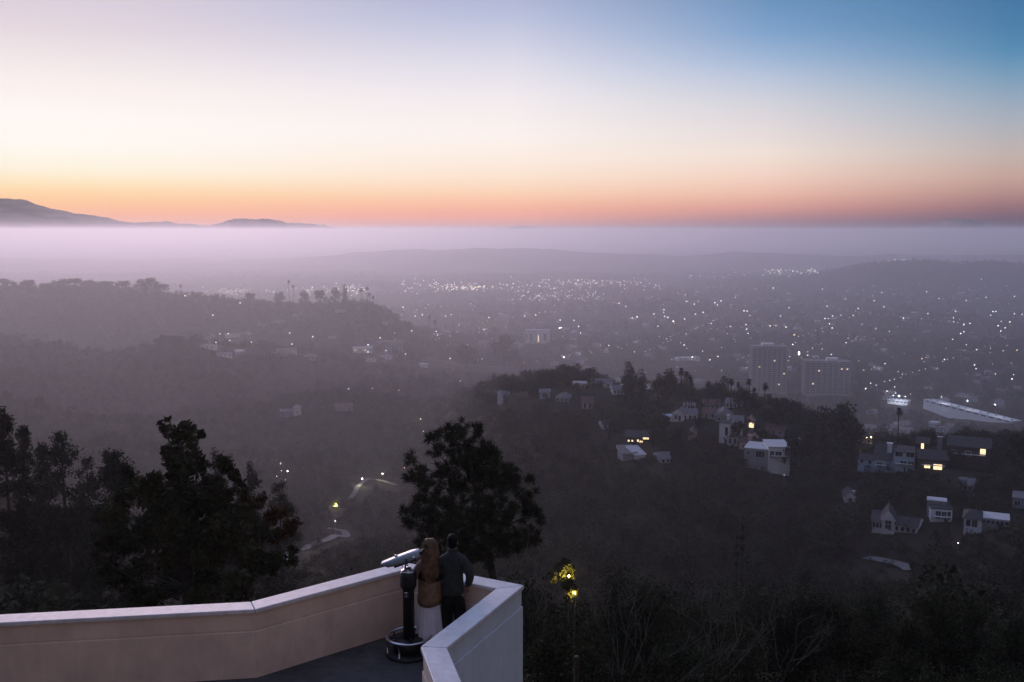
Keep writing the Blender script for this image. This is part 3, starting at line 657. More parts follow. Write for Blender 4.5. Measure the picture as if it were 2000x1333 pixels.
house('long dark brown house with glowing windows, right of the pale blue house', 1840, 920, [
  (1796, 1850, 922, 900, 11, 'gable_x', 2.4, 'brownwall', 'darkroof', 0, [(.30, .32, 2.0, 1.3, 1), (.66, .32, 2.9, 1.9, 1)], 4), (1790, 1812, 897, 878, 8, 'gable_x', 1.6, 'brownwall', 'darkroof', 8, [(.50, .5, 1.0, 3.2, 1)], 0),
  (1848, 1925, 903, 876, 12, 'gable_x', 2.6, 'brownwall', 'darkroof', 6, [(.84, .74, 1.8, 1.9, 1)] + G3(3, .5, 1.6, 1.6)[:2], -4)], chim=[(1833, 12, 1.6, 868, 'grey')])
house('white gable fronted house low on the right slope, nearest the pale road', 1742, 1046, [
  (1722, 1746, 1038, 1018, 9, 'gable_y', 3.0, 'white', 'darkroof', 0, [(.5, .95, 1.6, 1.9, 0), (.5, .35, 1.6, 1.2, 0)], 0), (1704, 1724, 1040, 1024, 7, 'shed', 1.4, 'white', 'darkroof', 1, G3(3, .5, .8, 1.4), 0),
  (1745, 1788, 1045, 1030, 9, 'gable_x', 1.6, 'white', 'darkroof', 2, G3(4, .5, .8, 1.2), -10)])
house('small boxy white house with flat roof, above the colonnaded house', 1838, 1024, [
  (1818, 1858, 1024, 998, 9, 'flat', 0, 'white', 'darkroof', 0, [(.35, .55, 1.4, 2.2, 0), (.62, .55, 1.4, 2.0, 0), (.85, .55, .9, 2.2, 0)], 8), (1810, 1846, 996, 990, 4, 'flat', 0, 'grey', 'whiteroof', 4, [], 0)])
house('low pale house with open colonnade at the right edge of the slope', 1920, 1042, [
  (1884, 1917, 1034, 1016, 9, 'hip', 1.6, 'white', 'darkroof', 0, [(.25, .5, 1.2, 1.8, 0), (.6, .5, 1.4, 2.0, 0)], 0), (1916, 1966, 1026, 1017, 7, 'flat', 0, 'grey', 'whiteroof', 2, G3(6, .45, 1.0, .9), 0)])
house('flat roofed grey house cut by the right edge of the view', 1995, 995, [(1978, 2014, 992, 976, 9, 'flat', 0, 'grey', 'greyroof', 0, G3(2, .5, 1.6, 1.3), 0)])
house('house showing only a lavender sloping roof amid dark trees', 1236, 898, [(1216, 1244, 896, 886, 9, 'shed', 1.3, 'grey', 'greyroof', 0, [], 14), (1240, 1262, 899, 888, 8, 'shed', 1.8, 'white', 'whiteroof', 0, [], 24)])
house('house with a row of small warm lights on the dark hillside', 1245, 868, [(1222, 1268, 868, 856, 10, 'gable_x', 1.8, 'brownwall', 'darkroof', 0, [(.12, .35, .7, .7, 1), (.28, .35, .7, .6, 1), (.52, .4, .8, .8, 1), (.86, .8, 2.4, .7, 1), (.66, .2, 1.3, .9, 1)], 0)])
house('white walled house with bright low roof on the far end of the ridge', 1135, 758, [(1118, 1150, 760, 751, 9, 'flat', 0, 'white', 'whiteroof', 0, G3(4, .5, 1.2, 1.4), 0), (1150, 1196, 757, 752, 10, 'gable_x', 2.2, 'white', 'greyroof', 3, G3(3, .5, 1, 1), 0)], chim=[(1155, 3, 1.6, 741, 'white')])
house('small blue lit house among trees on the upper slope', 1064, 780, [(1054, 1074, 780, 768, 8, 'gable_x', 1.2, 'blue', 'greyroof', 0, [(.45, .5, 1.6, 1.8, 0)], 0)])
house('pinkish house with tall lit facade on the slope under the ridge', 1146, 802, [(1136, 1158, 802, 789, 8, 'gable_x', 2.2, 'pink', 'redtile', 0, [(.3, .5, 1.2, 2.2, 0), (.75, .5, 1.2, 2.2, 0)], 0)])
house('low grey roofed house at the left end of the ridge', 992, 780, [(982, 1004, 780, 772, 9, 'gable_x', 1.8, 'grey', 'greyroof', 0, [], 20), (1018, 1028, 776, 766, 7, 'gable_x', 1.4, 'white', 'greyroof', 0, [], 0)])
house('dark gable roofed house between the white house and the palms', 1410, 826, [(1396, 1430, 826, 815, 10, 'gable_y', 2.6, 'grey', 'greyroof', 0, G3(2, .5, 1.2, 1.2), 0), (1372, 1398, 822, 812, 9, 'gable_x', 1.8, 'grey', 'redtile', 2, G3(2, .5), 0)])
house('pale roofed house back of the white gabled house', 1348, 800, [(1334, 1358, 803, 796, 9, 'flat', 0, 'white', 'greyroof', 0, G3(3, .5), 0)])
house('triangular gabled cottage half hidden under trees left of the lavender house', 1352, 862, [(1344, 1362, 862, 850, 7, 'gable_y', 2.0, 'pink', 'darkroof', 0, [], 0)])
house('red roofed house under the palms at the crest', 1300, 778, [(1270, 1300, 780, 772, 9, 'gable_x', 1.5, 'grey', 'redtile', 0, G3(3, .5, .8, .8, (1,)), 0)])
house('warmly lit tower room glowing behind the pink house', 1467, 836, [(1461, 1474, 838, 822, 5, 'gable_y', 1.6, 'pink', 'redtile', 0, [(.5, .4, 2.0, 2.2, 1)], 0)])
for lab, px, py, w, hh, rk, wm, rm, tn, win in (
  ('pale gabled cottage left of the tall cypress', 1208, 772, 22, 9, 'gable_x', 'white', 'greyroof', 8, 3), ('white house peeping between the two cypresses and the reddish tree', 1268, 762, 16, 9, 'gable_y', 'white', 'darkroof', 0, 1), ('grey roofed house right of the blue lit house', 1098, 786, 26, 8, 'hip', 'grey', 'greyroof', -10, 3),
  ('red roofed house below the fourth and fifth palms', 1392, 800, 30, 8, 'gable_x', 'grey', 'redtile', 5, 3), ('long pale house behind the dense palm clump', 1432, 798, 30, 8, 'gable_x', 'white', 'greyroof', -6, 4), ('small white house low on the slope left of the warm lit one', 1186, 842, 18, 9, 'gable_x', 'white', 'darkroof', 15, 2),
  ('red roofed house among trees above the modern white house', 1512, 852, 34, 9, 'gable_x', 'grey', 'redtile', -8, 3), ('pale wall of a house hidden right of the modern house', 1556, 880, 18, 8, 'hip', 'white', 'darkroof', 10, 2), ('grey house on the slope under the lavender roof', 1300, 905, 20, 9, 'gable_x', 'grey', 'greyroof', 20, 2),
  ('brown roofed house right of the massive dark tree', 1690, 868, 26, 9, 'hip', 'grey', 'darkroof', 0, 2), ('pale house in the trees between the low houses and the lit dark house', 1885, 960, 26, 10, 'gable_x', 'grey', 'greyroof', -8, 3), ('white cottage under trees left of the white gable fronted house', 1660, 985, 20, 10, 'gable_y', 'white', 'darkroof', 6, 1)):
    house(lab, px, py, [(px - w / 2, px + w / 2, py, py - hh, 8, rk, 1.8, wm, rm, 0, G3(win, .5, .9, 1.2), tn)], chim=[(px + w * .3, 4, .8, py - hh - 7, wm)])
# the wooded canyon on the left
house('pale house standing alone in the wooded canyon', 566, 818, [(548, 574, 818, 807, 9, 'gable_x', 2.0, 'grey', 'greyroof', 0, G3(3, .5, .8, 1.2), 0), (574, 588, 818, 800, 7, 'gable_y', 2.0, 'white', 'greyroof', 0, [(.5, .5, .9, 1.4, 0)], 0)])
house('brightly lit low building under the left ridge', 708, 690, [(689, 728, 690, 679, 10, 'flat', 0, 'white', 'whiteroof', 0, G3(4, .5, 2.0, 2.0, (0, 2)), 0)], 'building')
house('columned apartment block under the end of the left ridge', 768, 692, [(749, 790, 692, 668, 14, 'flat', 0, 'grey', 'greyroof', 0, [((i + .5) / 8, .55, 1.6, 9, 0) for i in range(8)], 0)], 'building', 'apartment_block')
house('pale low house above the canyon at left', 455, 662, [(440, 470, 662, 655, 10, 'gable_x', 2, 'white', 'greyroof', 0, [], 0)])
house('long pale roofed house behind the round dark tree', 560, 690, [(540, 580, 692, 684, 10, 'gable_x', 2.2, 'white', 'greyroof', 0, [], 0)])
house('pale house tucked behind the small round canyon tree', 672, 806, [(658, 690, 806, 796, 8, 'gable_x', 2.0, 'grey', 'redtile', 0, [], 12)])
house('white apartment building with lit stairwells on the valley floor', 1048, 672, [(1025, 1074, 674, 645, 16, 'flat', 0, 'white', 'whiteroof', 0, [(.06, .5, 2.0, 18, 0), (.54, .42, 2.2, 16, 1), (.25, .5, 5, 18, 0), (.8, .5, 6, 18, 0)], 0)], 'building', 'apartment_block')

# twin towers
def tower(label, px0, px1, py_top, Y, dep, nb, roofbox, lits):
    c_ = at((px0 + px1) / 2, 760, Y); g = float(ground(c_.x, c_.y)); k = Y / F
    w = (px1 - px0) * k; top = at((px0 + px1) / 2, py_top, Y).z; H = top - g
    t = thing('apartment_tower', label, 'tower', (c_.x, c_.y, g), -math.atan2(c_.x, c_.y) + math.radians(9), 'twin apartment towers')
    MB().box(-w / 2, w / 2, 0, dep, -3, H).build('wall', M['grey'], t)
    MB().box(-w / 2 - .4, w / 2 + .4, -.4, dep + .4, H + .002, H + 1.2).build('roof', M['greyroof'], t)
    MB().box(w * roofbox[0], w * roofbox[1], dep * .3, dep * .75, H + 1.2, H + 5.5).build('penthouse', M['white'], t)
    for i in range(nb + 1):
        x = -w / 2 + w * i / nb; MB().box(x - .55, x + .55, -1.1, -.003, -3, H + .6).build('pier', M['grey'], t)
        y = dep * i / nb; MB().box(-w / 2 - 1.0, -w / 2 - .003, y - .5, y + .5, -3, H + .4).build('pier', M['grey'], t)
    nf = int(H / 3.6)
    for f in range(1, nf):
        z = f * 3.6; MB().box(-w / 2 + .56, w / 2 - .56, -.62, -.004, z - .5, z + .5).build('balcony_band', M['grey'], t)
        for i in range(nb):
            x = -w / 2 + w * (i + .5) / nb; lit = (f, i) in lits
            ww_ = .12 if lit else .36; MB().box(x - w / nb * ww_, x + w / nb * ww_, -.14, -.005, z + .62, z + 2.45).build('window', M['litwin' if lit else 'bayglass'], t)
    PROTECT.append((px0, px1, py_top, 772, Y)); CLEAR.append((c_.x, c_.y + dep / 2, max(w, dep) * .7))
tower('apartment tower with white roof box, left of the twin towers', 1468, 1535, 679, 1640, 30, 7, (-.2, .15), {(4, 5), (15, 4), (9, 6), (12, 1)})
tower('apartment tower with wide lit roof box, right of the twin towers', 1572, 1658, 708, 1615, 30, 8, (.0, .25), {(11, 2), (12, 7), (5, 1), (12, 6)})

# long low buildings and lit street on the valley floor at right
def long_building(label, a, b, wid, ht, lamps):
    A, B = hit(*a), hit(*b); d = (B - A); L = Vector((d.x, d.y)).length; rz = math.atan2(d.y, d.x)
    t = thing('long_building', label, 'building', (A.x, A.y, min(A.z, B.z)), rz)
    hz = ht + abs(d.z) * .7; MB().box(0, L, 0, wid, -6, hz).build('wall', M['white'], t)
    MB().box(-.5, L + .5, -.5, wid + .5, hz + .003, hz + .5).build('roof', M['whiteroof'], t)
    for i in range(lamps):
        x = L * (i + .5) / lamps; MB().box(x - L / lamps * .3, x + L / lamps * .3, -.12, -.01, hz - 2.2, hz - .8).build('window', M['glass'], t)
        vent = MB().box(x - 1.2, x + 1.2, wid * .4, wid * .4 + 2, hz + .504, hz + 1.9).build('roof_vent', M['grey'], t)
    for k in range(9):
        p = A.lerp(B, k / 8); CLEAR.append((p.x, p.y, wid * 1.1))
        q = (a[0] + (b[0] - a[0]) * k / 8, a[1] + (b[1] - a[1]) * k / 8); PROTECT.append((q[0] - 12, q[0] + 12, q[1] - 14, q[1] + 3, p.y))
    return A, B, hz
LB = [long_building('long white roofed building lit by street lamps, nearest the right edge', (1803, 800), (1975, 828), 16, 6, 12),
      long_building('shorter bright roofed building at the upper end of the lit street', (1733, 790), (1772, 793), 18, 6, 5)]
long_building('narrow white roofed building in the valley behind the round ridge tree', (1325, 707), (1367, 708), 20, 6, 4)

# roads: ribbons laid on the slope
def road(name, pix, wid, samples=40, pr=5):
    P = [hit(*q) for q in pix]; xs = np.linspace(0, len(P) - 1, samples); V = []
    X = pchip(range(len(P)), [p.x for p in P], xs); Yy = pchip(range(len(P)), [p.y for p in P], xs)
    for i in range(samples):
        j, k = min(i + 1, samples - 1), max(i - 1, 0); d = Vector((X[j] - X[k], Yy[j] - Yy[k])).normalized(); n_ = Vector((-d.y, d.x)) * wid / 2
        zs = [float(ground(X[i] + n_.x * s, Yy[i] + n_.y * s)) + .3 for s in (1, -1)]; zm = max(max(zs) - wid * .12, float(ground(X[i], Yy[i])) + .3)
        V += [(X[i] + n_.x, Yy[i] + n_.y, max(zs[0], zm)), (X[i] - n_.x, Yy[i] - n_.y, max(zs[1], zm))]
        CLEAR.append((X[i], Yy[i], wid * .45))
    link(name, mesh_of(name, V, [(2 * i, 2 * i + 1, 2 * i + 3, 2 * i + 2) for i in range(samples - 1)], M['asphalt']), kind='structure')
    for a, b in zip(pix[:-1], pix[1:]):
        for t in np.linspace(0, 1, 6): PROTECT.append((a[0] + (b[0] - a[0]) * t - 8, a[0] + (b[0] - a[0]) * t + 8, a[1] + (b[1] - a[1]) * t - pr, a[1] + (b[1] - a[1]) * t + pr, hit(a[0], a[1]).y - 5))
road('road', [(520, 1098), (565, 1083), (600, 1073), (632, 1060), (655, 1050), (676, 1050), (668, 1040), (640, 1034)], 4, pr=2)
road('road', [(1780, 1118), (1764, 1108), (1742, 1102), (1718, 1096), (1690, 1092)], 4, pr=1)
road('road', [(650, 992), (692, 968), (700, 952), (716, 938), (745, 942), (775, 950)], 3, pr=2)
road('road', [(1000, 720), (960, 717), (920, 716), (880, 708), (840, 704)], 5)

# small houses of the valley floor and slopes
rnd = random.Random(12)
def small_house(wm, rm, kind, seed):
    r = random.Random(seed); w, d, h = r.uniform(10, 20), r.uniform(8, 13), r.uniform(3, 6.5)
    mb = MB().box(-w / 2, w / 2, 0, d, -4, h, 1); ro = roof_of(kind, w, d, h + .005, .5, r.uniform(1.4, 2.6), None, None); mb.add(ro.v, ro.f, 0)
    mb.m[6:] = [0] * (len(mb.m) - 6)
    for i in range(3): mb.box((i - 1) * w / 3 - .8, (i - 1) * w / 3 + .8, -.06, -.005, h * .3, h * .7, 2)
    return mb.mesh('house', [M[rm], M[wm], M['glass']])
SHL = ['white house with grey gabled roof', 'white flat roofed house', 'grey house with red hipped roof', 'pale blue house with grey gable', 'white house with red gabled roof', 'grey house with grey hipped roof', 'low white house with flat grey roof']
ZL = ['on the valley floor beyond the ridge', 'on the far right hillside', 'below the long lit roofs', 'under the left ridge', 'in the hazy middle valley', 'on the end of the left ridge']
SH = [small_house(w, r_, k, i) for i, (w, r_, k) in enumerate((('white', 'greyroof', 'gable_x'), ('white', 'whiteroof', 'flat'), ('grey', 'redtile', 'hip'), ('blue', 'greyroof', 'gable_y'), ('white', 'redtile', 'gable_x'), ('grey', 'greyroof', 'hip'), ('white', 'greyroof', 'flat')))]
zones = [(60, (1080, 2000), (640, 760)), (50, (1350, 2000), (560, 640)), (30, (1690, 2000), (760, 850)), (14, (400, 900), (655, 720)), (24, (780, 1300), (600, 680)), (5, (470, 760), (590, 640))]
for zi, (n_, (a, b), (c_, d_)) in enumerate(zones):
    for _ in range(n_):
        q = (rnd.uniform(a, b), rnd.uniform(c_, d_)); p = hit(*q)
        if p.y < 950 or any((p.x - x) ** 2 + (p.y - y) ** 2 < (r + 8) ** 2 for x, y, r in CLEAR): continue
        hi = rnd.randrange(7); link('house', SH[hi], None, p, (0, 0, rnd.uniform(-.9, .9)), 'small ' + SHL[hi] + ' ' + ZL[zi], 'house', 'far houses of the valley')
        CLEAR.append((p.x, p.y, 13)); PROTECT.append((q[0] - 6, q[0] + 6, q[1] - 5, q[1], p.y))
# ------------------------------------------------------------------ trees: prototypes ten metres tall
def proto(kind, seed, n=900):
    r = np.random.default_rng(seed); tr = MB(); rr = random.Random(seed)
    if kind == 'broad':
        C, R = [], []
        for _ in range(16):
            a = r.random() * 6.28; q = r.random() ** .6 * 3.0; z = 3.2 + r.random() * 5.4; q *= math.sqrt(max(.1, 1 - ((z - 5.6) / 4.2) ** 2))
            C.append((q * math.cos(a), q * math.sin(a), z)); R.append((.9 + r.random() * .9,) * 3)
        Q = leaf_cloud(r, C, R, n, .62); m = 'leaf'
        tr.tube([(0, 0, -1), (.1, 0, 2.5), (-.1, .1, 6)], [.35, .26, .08], 7)
        for c_ in C[:6]: tr.tube([(0, 0, 2.5), (c_[0] * .5, c_[1] * .5, c_[2] * .6), c_], [.14, .09, .03], 5)
    elif kind == 'conifer':
        C, R = [], []
        for k in range(26):
            z = 1.6 + 8.2 * (k / 25); w = 2.9 * (1 - (z - 1.2) / 9.4) ** .8
            for _ in range(2 if z < 7 else 1):
                a = r.random() * 6.28; q = w * (.35 + .65 * r.random()); C.append((q * math.cos(a), q * math.sin(a), z - .15 * q)); R.append((.35 + w * .26, .35 + w * .26, .42))
        Q = leaf_cloud(r, C, R, n, .5, aspect=.3, shell=.2); m = 'pine'
        tr.tube([(0, 0, -1), (0, 0, 5), (0, 0, 9.8)], [.3, .17, .03], 7)
    elif kind == 'cypress':
        C = [(r.normal() * .25, r.normal() * .25, 1 + 8.4 * k / 18) for k in range(19)]; R = [(1.25 * math.sin(min(1, (z + .5) / 4) * 1.57) * (1 - max(0, z - 5) / 7),) * 2 + (.9,) for _, _, z in C]
        Q = leaf_cloud(r, C, R, n, .45, aspect=.4, shell=.5); m = 'pine'; tr.tube([(0, 0, -1), (0, 0, 8)], [.25, .05], 6)
    elif kind == 'shrub':
        C = [(r.normal() * 1.9, r.normal() * 1.9, 1.0 + abs(r.normal()) * 2.6) for _ in range(14)]; R = [(1.0 + r.random(), 1.0 + r.random(), 1.0 + r.random() * 1.3) for _ in C]
        Q = leaf_cloud(r, C, R, n, .62); m = 'leaf2'; tr.tube([(0, 0, -1), (0, 0, 2)], [.2, .1], 5)
    return tr.mesh('trunk', M['bark']), quads_mesh('crown', Q, M[m])
def palm_proto(seed):
    rr = random.Random(seed); tr = MB(); b = rr.uniform(-.25, .25)
    tr.tube([(0, 0, -1), (b * .3, 0, 3), (b, .1, 6), (b, .1, 9.1)], [.17, .13, .12, .12], 7)
    Q = []
    for k in range(46):
        a = rr.random() * 6.28; up = rr.uniform(-1.15, 1.1); L = rr.uniform(.85, 1.25); o = Vector((b, .1, 9.1)); d = Vector((math.cos(a) * math.cos(up), math.sin(a) * math.cos(up), math.sin(up)))
        s = d.cross(Vector((0, 0, 1))).normalized() * .14; p1 = o + d * L * .5; p2 = o + d * L + Vector((0, 0, -.22 * L))
        for t in (-1, 0, 1):
            tip = p2 + s * t * 2.4 + Vector((0, 0, -.08 * abs(t)))
            Q.append([o - s * .3, o + s * .3, p1 + s * (t + .55), p1 + s * (t - .55)]); Q.append([p1 + s * (t - .55), p1 + s * (t + .55), tip + s * .12, tip - s * .12])
    return tr.mesh('trunk', M['bark']), quads_mesh('crown', np.array([[tuple(v) for v in q] for q in Q]), M['frond'])
PR = {'broad': [proto('broad', i, 1500) for i in range(4)], 'conifer': [proto('conifer', 10 + i, 1500) for i in range(3)], 'cypress': [proto('cypress', 20 + i, 1200) for i in range(2)], 'palm': [palm_proto(30 + i) for i in range(4)]}
rt = random.Random(8)
def placed_tree(kind, px, Y, py_top, wpx, label, group=None, name=None, crown=None, minh=3):
    if Y > 150: Y *= ysc(px, Y)
    p = at(px, py_top, Y); g = float(ground(p.x, p.y)); H = max(minh, p.z - g); k = Y / F
    nat = {'broad': 7.4, 'conifer': 6.2, 'cypress': 2.6, 'palm': 2.3}[kind]
    sx = wpx * k / nat
    t = thing(name or {'broad': 'broadleaf_tree', 'conifer': 'conifer_tree', 'cypress': 'cypress_tree', 'palm': 'palm_tree'}[kind], label, 'palm' if kind == 'palm' else 'tree', (p.x, p.y, g), rt.random() * 6.28, group)
    tm, cm = rt.choice(PR[kind]); zf = 10.0 if kind != 'palm' else 9.9
    for nm, me_ in (('trunk', tm), ('crown', cm)):
        o = link(nm, me_, t)
        if kind == 'palm' and nm == 'crown': o.scale = (sx, sx, sx); o.location = (0, 0, H - 9.95 * sx)
        else: o.scale = (sx, sx, H / zf)
        if nm == 'crown' and crown: o.material_slots[0].link = 'OBJECT'; o.material_slots[0].material = M[crown]
    return t
# skyline of the left ridge
g1 = 'trees along the left ridge'
for kind, px, Y, pt, w, lab in (
  ('broad', 6, 1350, 541, 26, 'small upright tree on the ridge at the very left edge'), ('broad', 26, 1350, 549, 18, 'low tree second from the left edge of the ridge'), ('broad', 52, 1350, 544, 34, 'rounded ridge tree third from the left edge'),
  ('broad', 88, 1350, 551, 26, 'small ridge tree left of the long wooded hump'), ('broad', 118, 1350, 545, 40, 'ridge tree at the left end of the long wooded hump'), ('broad', 146, 1350, 541, 38, 'ridge tree on top of the long wooded hump'), ('broad', 172, 1350, 545, 34, 'ridge tree right of the hump top'),
  ('broad', 205, 1350, 547, 40, 'broad ridge tree midway along the wooded hump'), ('broad', 238, 1350, 546, 36, 'ridge tree near the right end of the wooded hump'), ('broad', 286, 1345, 541, 46, 'wide leaning tree standing apart on the left ridge'), ('broad', 312, 1345, 552, 40, 'lower tree joined to the wide leaning ridge tree'),
  ('broad', 487, 1370, 569, 26, 'dark round tree on the ridge left of the town glow'), ('broad', 545, 1375, 568, 22, 'small bushy tree on the ridge beneath the tall thin palm'), ('broad', 594, 1375, 567, 22, 'small bushy tree on the ridge between two glows'), ('broad', 625, 1378, 562, 26, 'rounded tree on the ridge before the bright glow'),
  ('broad', 655, 1380, 561, 22, 'rounded tree left of the ridge cypress'), ('cypress', 672, 1380, 555, 15, 'tall oval cypress on the ridge crest'), ('broad', 770, 1400, 610, 24, 'bush on the falling end of the left ridge'), ('broad', 797, 1410, 624, 22, 'bush low on the falling end of the left ridge'), ('broad', 985, 1250, 655, 56, 'large dark tree behind the ridge houses in the haze'),
  ('broad', 912, 1150, 668, 46, 'dark tree left of the large hazy valley tree'), ('broad', 520, 820, 682, 56, 'large dark round tree in front of the pale low roofs'), ('conifer', 125, 780, 690, 22, 'pointed conifer on the near left ridge'), ('broad', 480, 840, 690, 40, 'round tree left of the large dark round tree'),
  ('broad', 330, 850, 655, 60, 'tree crowning the nearer left ridge'), ('broad', 380, 850, 662, 50, 'tree right of the nearer ridge crown'), ('broad', 690, 640, 796, 48, 'round dark tree alone in the misty canyon'), ('broad', 655, 470, 905, 60, 'broad tree above the yellow lit bush'), ('conifer', 1597, 1500, 640, 22, 'dark pointed tree in the valley right of the towers')):
    placed_tree(kind, px, Y, pt, w, lab, g1 if px < 800 and Y > 1300 else None)
for px, pt, w, lab in ((353, 555, 8, 'lone palm right of the leaning ridge tree'), (564, 547, 8, 'tallest thin palm on the left ridge'), (572, 556, 8, 'shorter palm beside the tallest ridge palm'), (706, 562, 11, 'leftmost palm of the ridge end cluster'), (717, 559, 10, 'tallest palm of the ridge end cluster'), (722, 571, 10, 'lower middle palm of the ridge end cluster'), (729, 577, 9, 'rightmost palm of the ridge end cluster'), (838, 616, 9, 'palm standing beyond the foot of the left ridge'), (850, 624, 12, 'leaning palm beyond the foot of the left ridge')):
    placed_tree('palm', px, 1385 if px < 800 else 1430, pt, w, lab, 'palms on the left ridge', minh=8)
# the right ridge
g2 = 'trees among the ridge houses'
for kind, px, Y, pt, w, lab, cr in (
  ('cypress', 1228, 560, 705, 30, 'tall dark cypress at the centre of the ridge', None), ('cypress', 1253, 552, 720, 20, 'shorter cypress right of the tall ridge cypress', None), ('broad', 1302, 545, 721, 50, 'reddish rounded tree left of the tall palms', 'dry'), ('broad', 1285, 548, 735, 34, 'darker tree leaning on the reddish rounded tree', None),
  ('broad', 1446, 520, 752, 34, 'dense tree under the middle palms', None), ('broad', 1470, 515, 760, 34, 'dense tree under the right palms', None), ('broad', 1535, 500, 769, 62, 'wide dark tree right of the palms', None), ('broad', 1510, 505, 800, 60, 'dark tree behind the pink house', None), ('broad', 1632, 480, 780, 96, 'massive dark tree between the two house groups', None), ('broad', 1600, 490, 812, 70, 'dark tree left of the massive one', None), ('broad', 1662, 478, 812, 56, 'dark tree right of the massive one', None),
  ('broad', 1818, 490, 835, 38, 'round topped tree above the lit dark house', None), ('conifer', 1765, 470, 846, 14, 'narrow conifer behind the pale blue house', None), ('conifer', 1742, 480, 846, 26, 'dark conifer left of the lone palm foot', None), ('broad', 1988, 430, 842, 40, 'dark tree at the right edge beside a small roof', None),
  ('broad', 1110, 610, 706, 60, 'bushy tree on the high left end of the ridge', None), ('broad', 1070, 612, 722, 54, 'tree left of the high ridge trees', None), ('broad', 1150, 606, 716, 46, 'tree over the white ridge roofs', None), ('broad', 1000, 615, 735, 66, 'broad tree on the falling left end of the ridge', None), ('broad', 955, 600, 760, 56, 'lowest tree at the left end of the ridge', None), ('broad', 1040, 600, 742, 50, 'tree above the blue lit house', None), ('broad', 905, 640, 752, 30, 'small dark tree in mist left of the ridge', None),
  ('broad', 1275, 470, 800, 70, 'dark tree above the warm lit house', None), ('broad', 1320, 460, 835, 76, 'dark oak below the white gabled house', None), ('broad', 1375, 455, 845, 50, 'brown tree left of the tall lavender house', 'dry'), ('broad', 1195, 520, 790, 66, 'dark tree on the slope below the white roofs', None), ('broad', 1560, 440, 850, 70, 'dark tree right of the modern white house', None)):
    placed_tree(kind, px, Y, pt, w, lab, g2, crown=cr)
for px, Y, pt, w, lab in ((1288, 500, 802, 40, 'dark tree at the left end of the white gabled house terrace'), (1372, 492, 812, 30, 'dark tree between the white gabled house and the lavender house'), (1388, 470, 846, 34, 'dark tree at the left wall of the tall lavender house'), (1442, 480, 818, 26, 'dark tree between the lavender house and the lit tower room'), (1484, 475, 836, 34, 'dark tree right of the lit tower room'), (1552, 450, 868, 44, 'dark tree against the right wall of the modern white house'), (1444, 445, 892, 36, 'dark tree at the lower left corner of the modern white house'),
  (1692, 470, 874, 34, 'dark tree behind the left end of the pale blue house'), (1790, 462, 872, 24, 'dark tree between the pale blue house and the lit dark house'), (1862, 440, 905, 40, 'dark tree under the right wing of the lit dark house'), (1940, 450, 876, 46, 'dark tree at the right end of the lit dark house'), (1698, 385, 1004, 44, 'dark tree left of the white gable fronted house'), (1800, 385, 988, 44, 'dark tree between the gable fronted and the boxy white house'), (1872, 380, 1000, 34, 'dark tree between the boxy white house and the colonnaded one'), (1968, 385, 990, 50, 'dark tree above the colonnade at the right'), (1230, 470, 872, 40, 'dark tree below the warm lit house')):
    placed_tree('broad', px, Y, pt, w, lab, g2)
for px, Y, pt, w, lab in ((1332, 530, 717, 20, 'leftmost and tallest of the ridge palms'), (1341, 530, 724, 18, 'second tall ridge palm, touching the tallest'), (1352, 532, 741, 15, 'short palm right of the two tall ridge palms'), (1384, 525, 744, 16, 'fourth ridge palm from the left'), (1400, 525, 747, 15, 'fifth ridge palm from the left'), (1409, 525, 762, 14, 'low palm right of the fifth ridge palm'), (1428, 520, 739, 17, 'ridge palm at the left of the dense clump'), (1443, 520, 745, 15, 'middle palm of the dense clump'), (1463, 518, 738, 18, 'thick crowned palm at the right of the dense clump'), (1474, 518, 756, 15, 'low palm at the right side of the dense clump'), (1493, 515, 746, 19, 'separate palm right of the dense clump'), (1757, 480, 796, 20, 'lone tall palm above the pale blue house'), (1347, 528, 731, 15, 'third crown tucked among the tall ridge palms')):
    placed_tree('palm', px, Y, pt, w, lab, 'palms on the right ridge', minh=8)

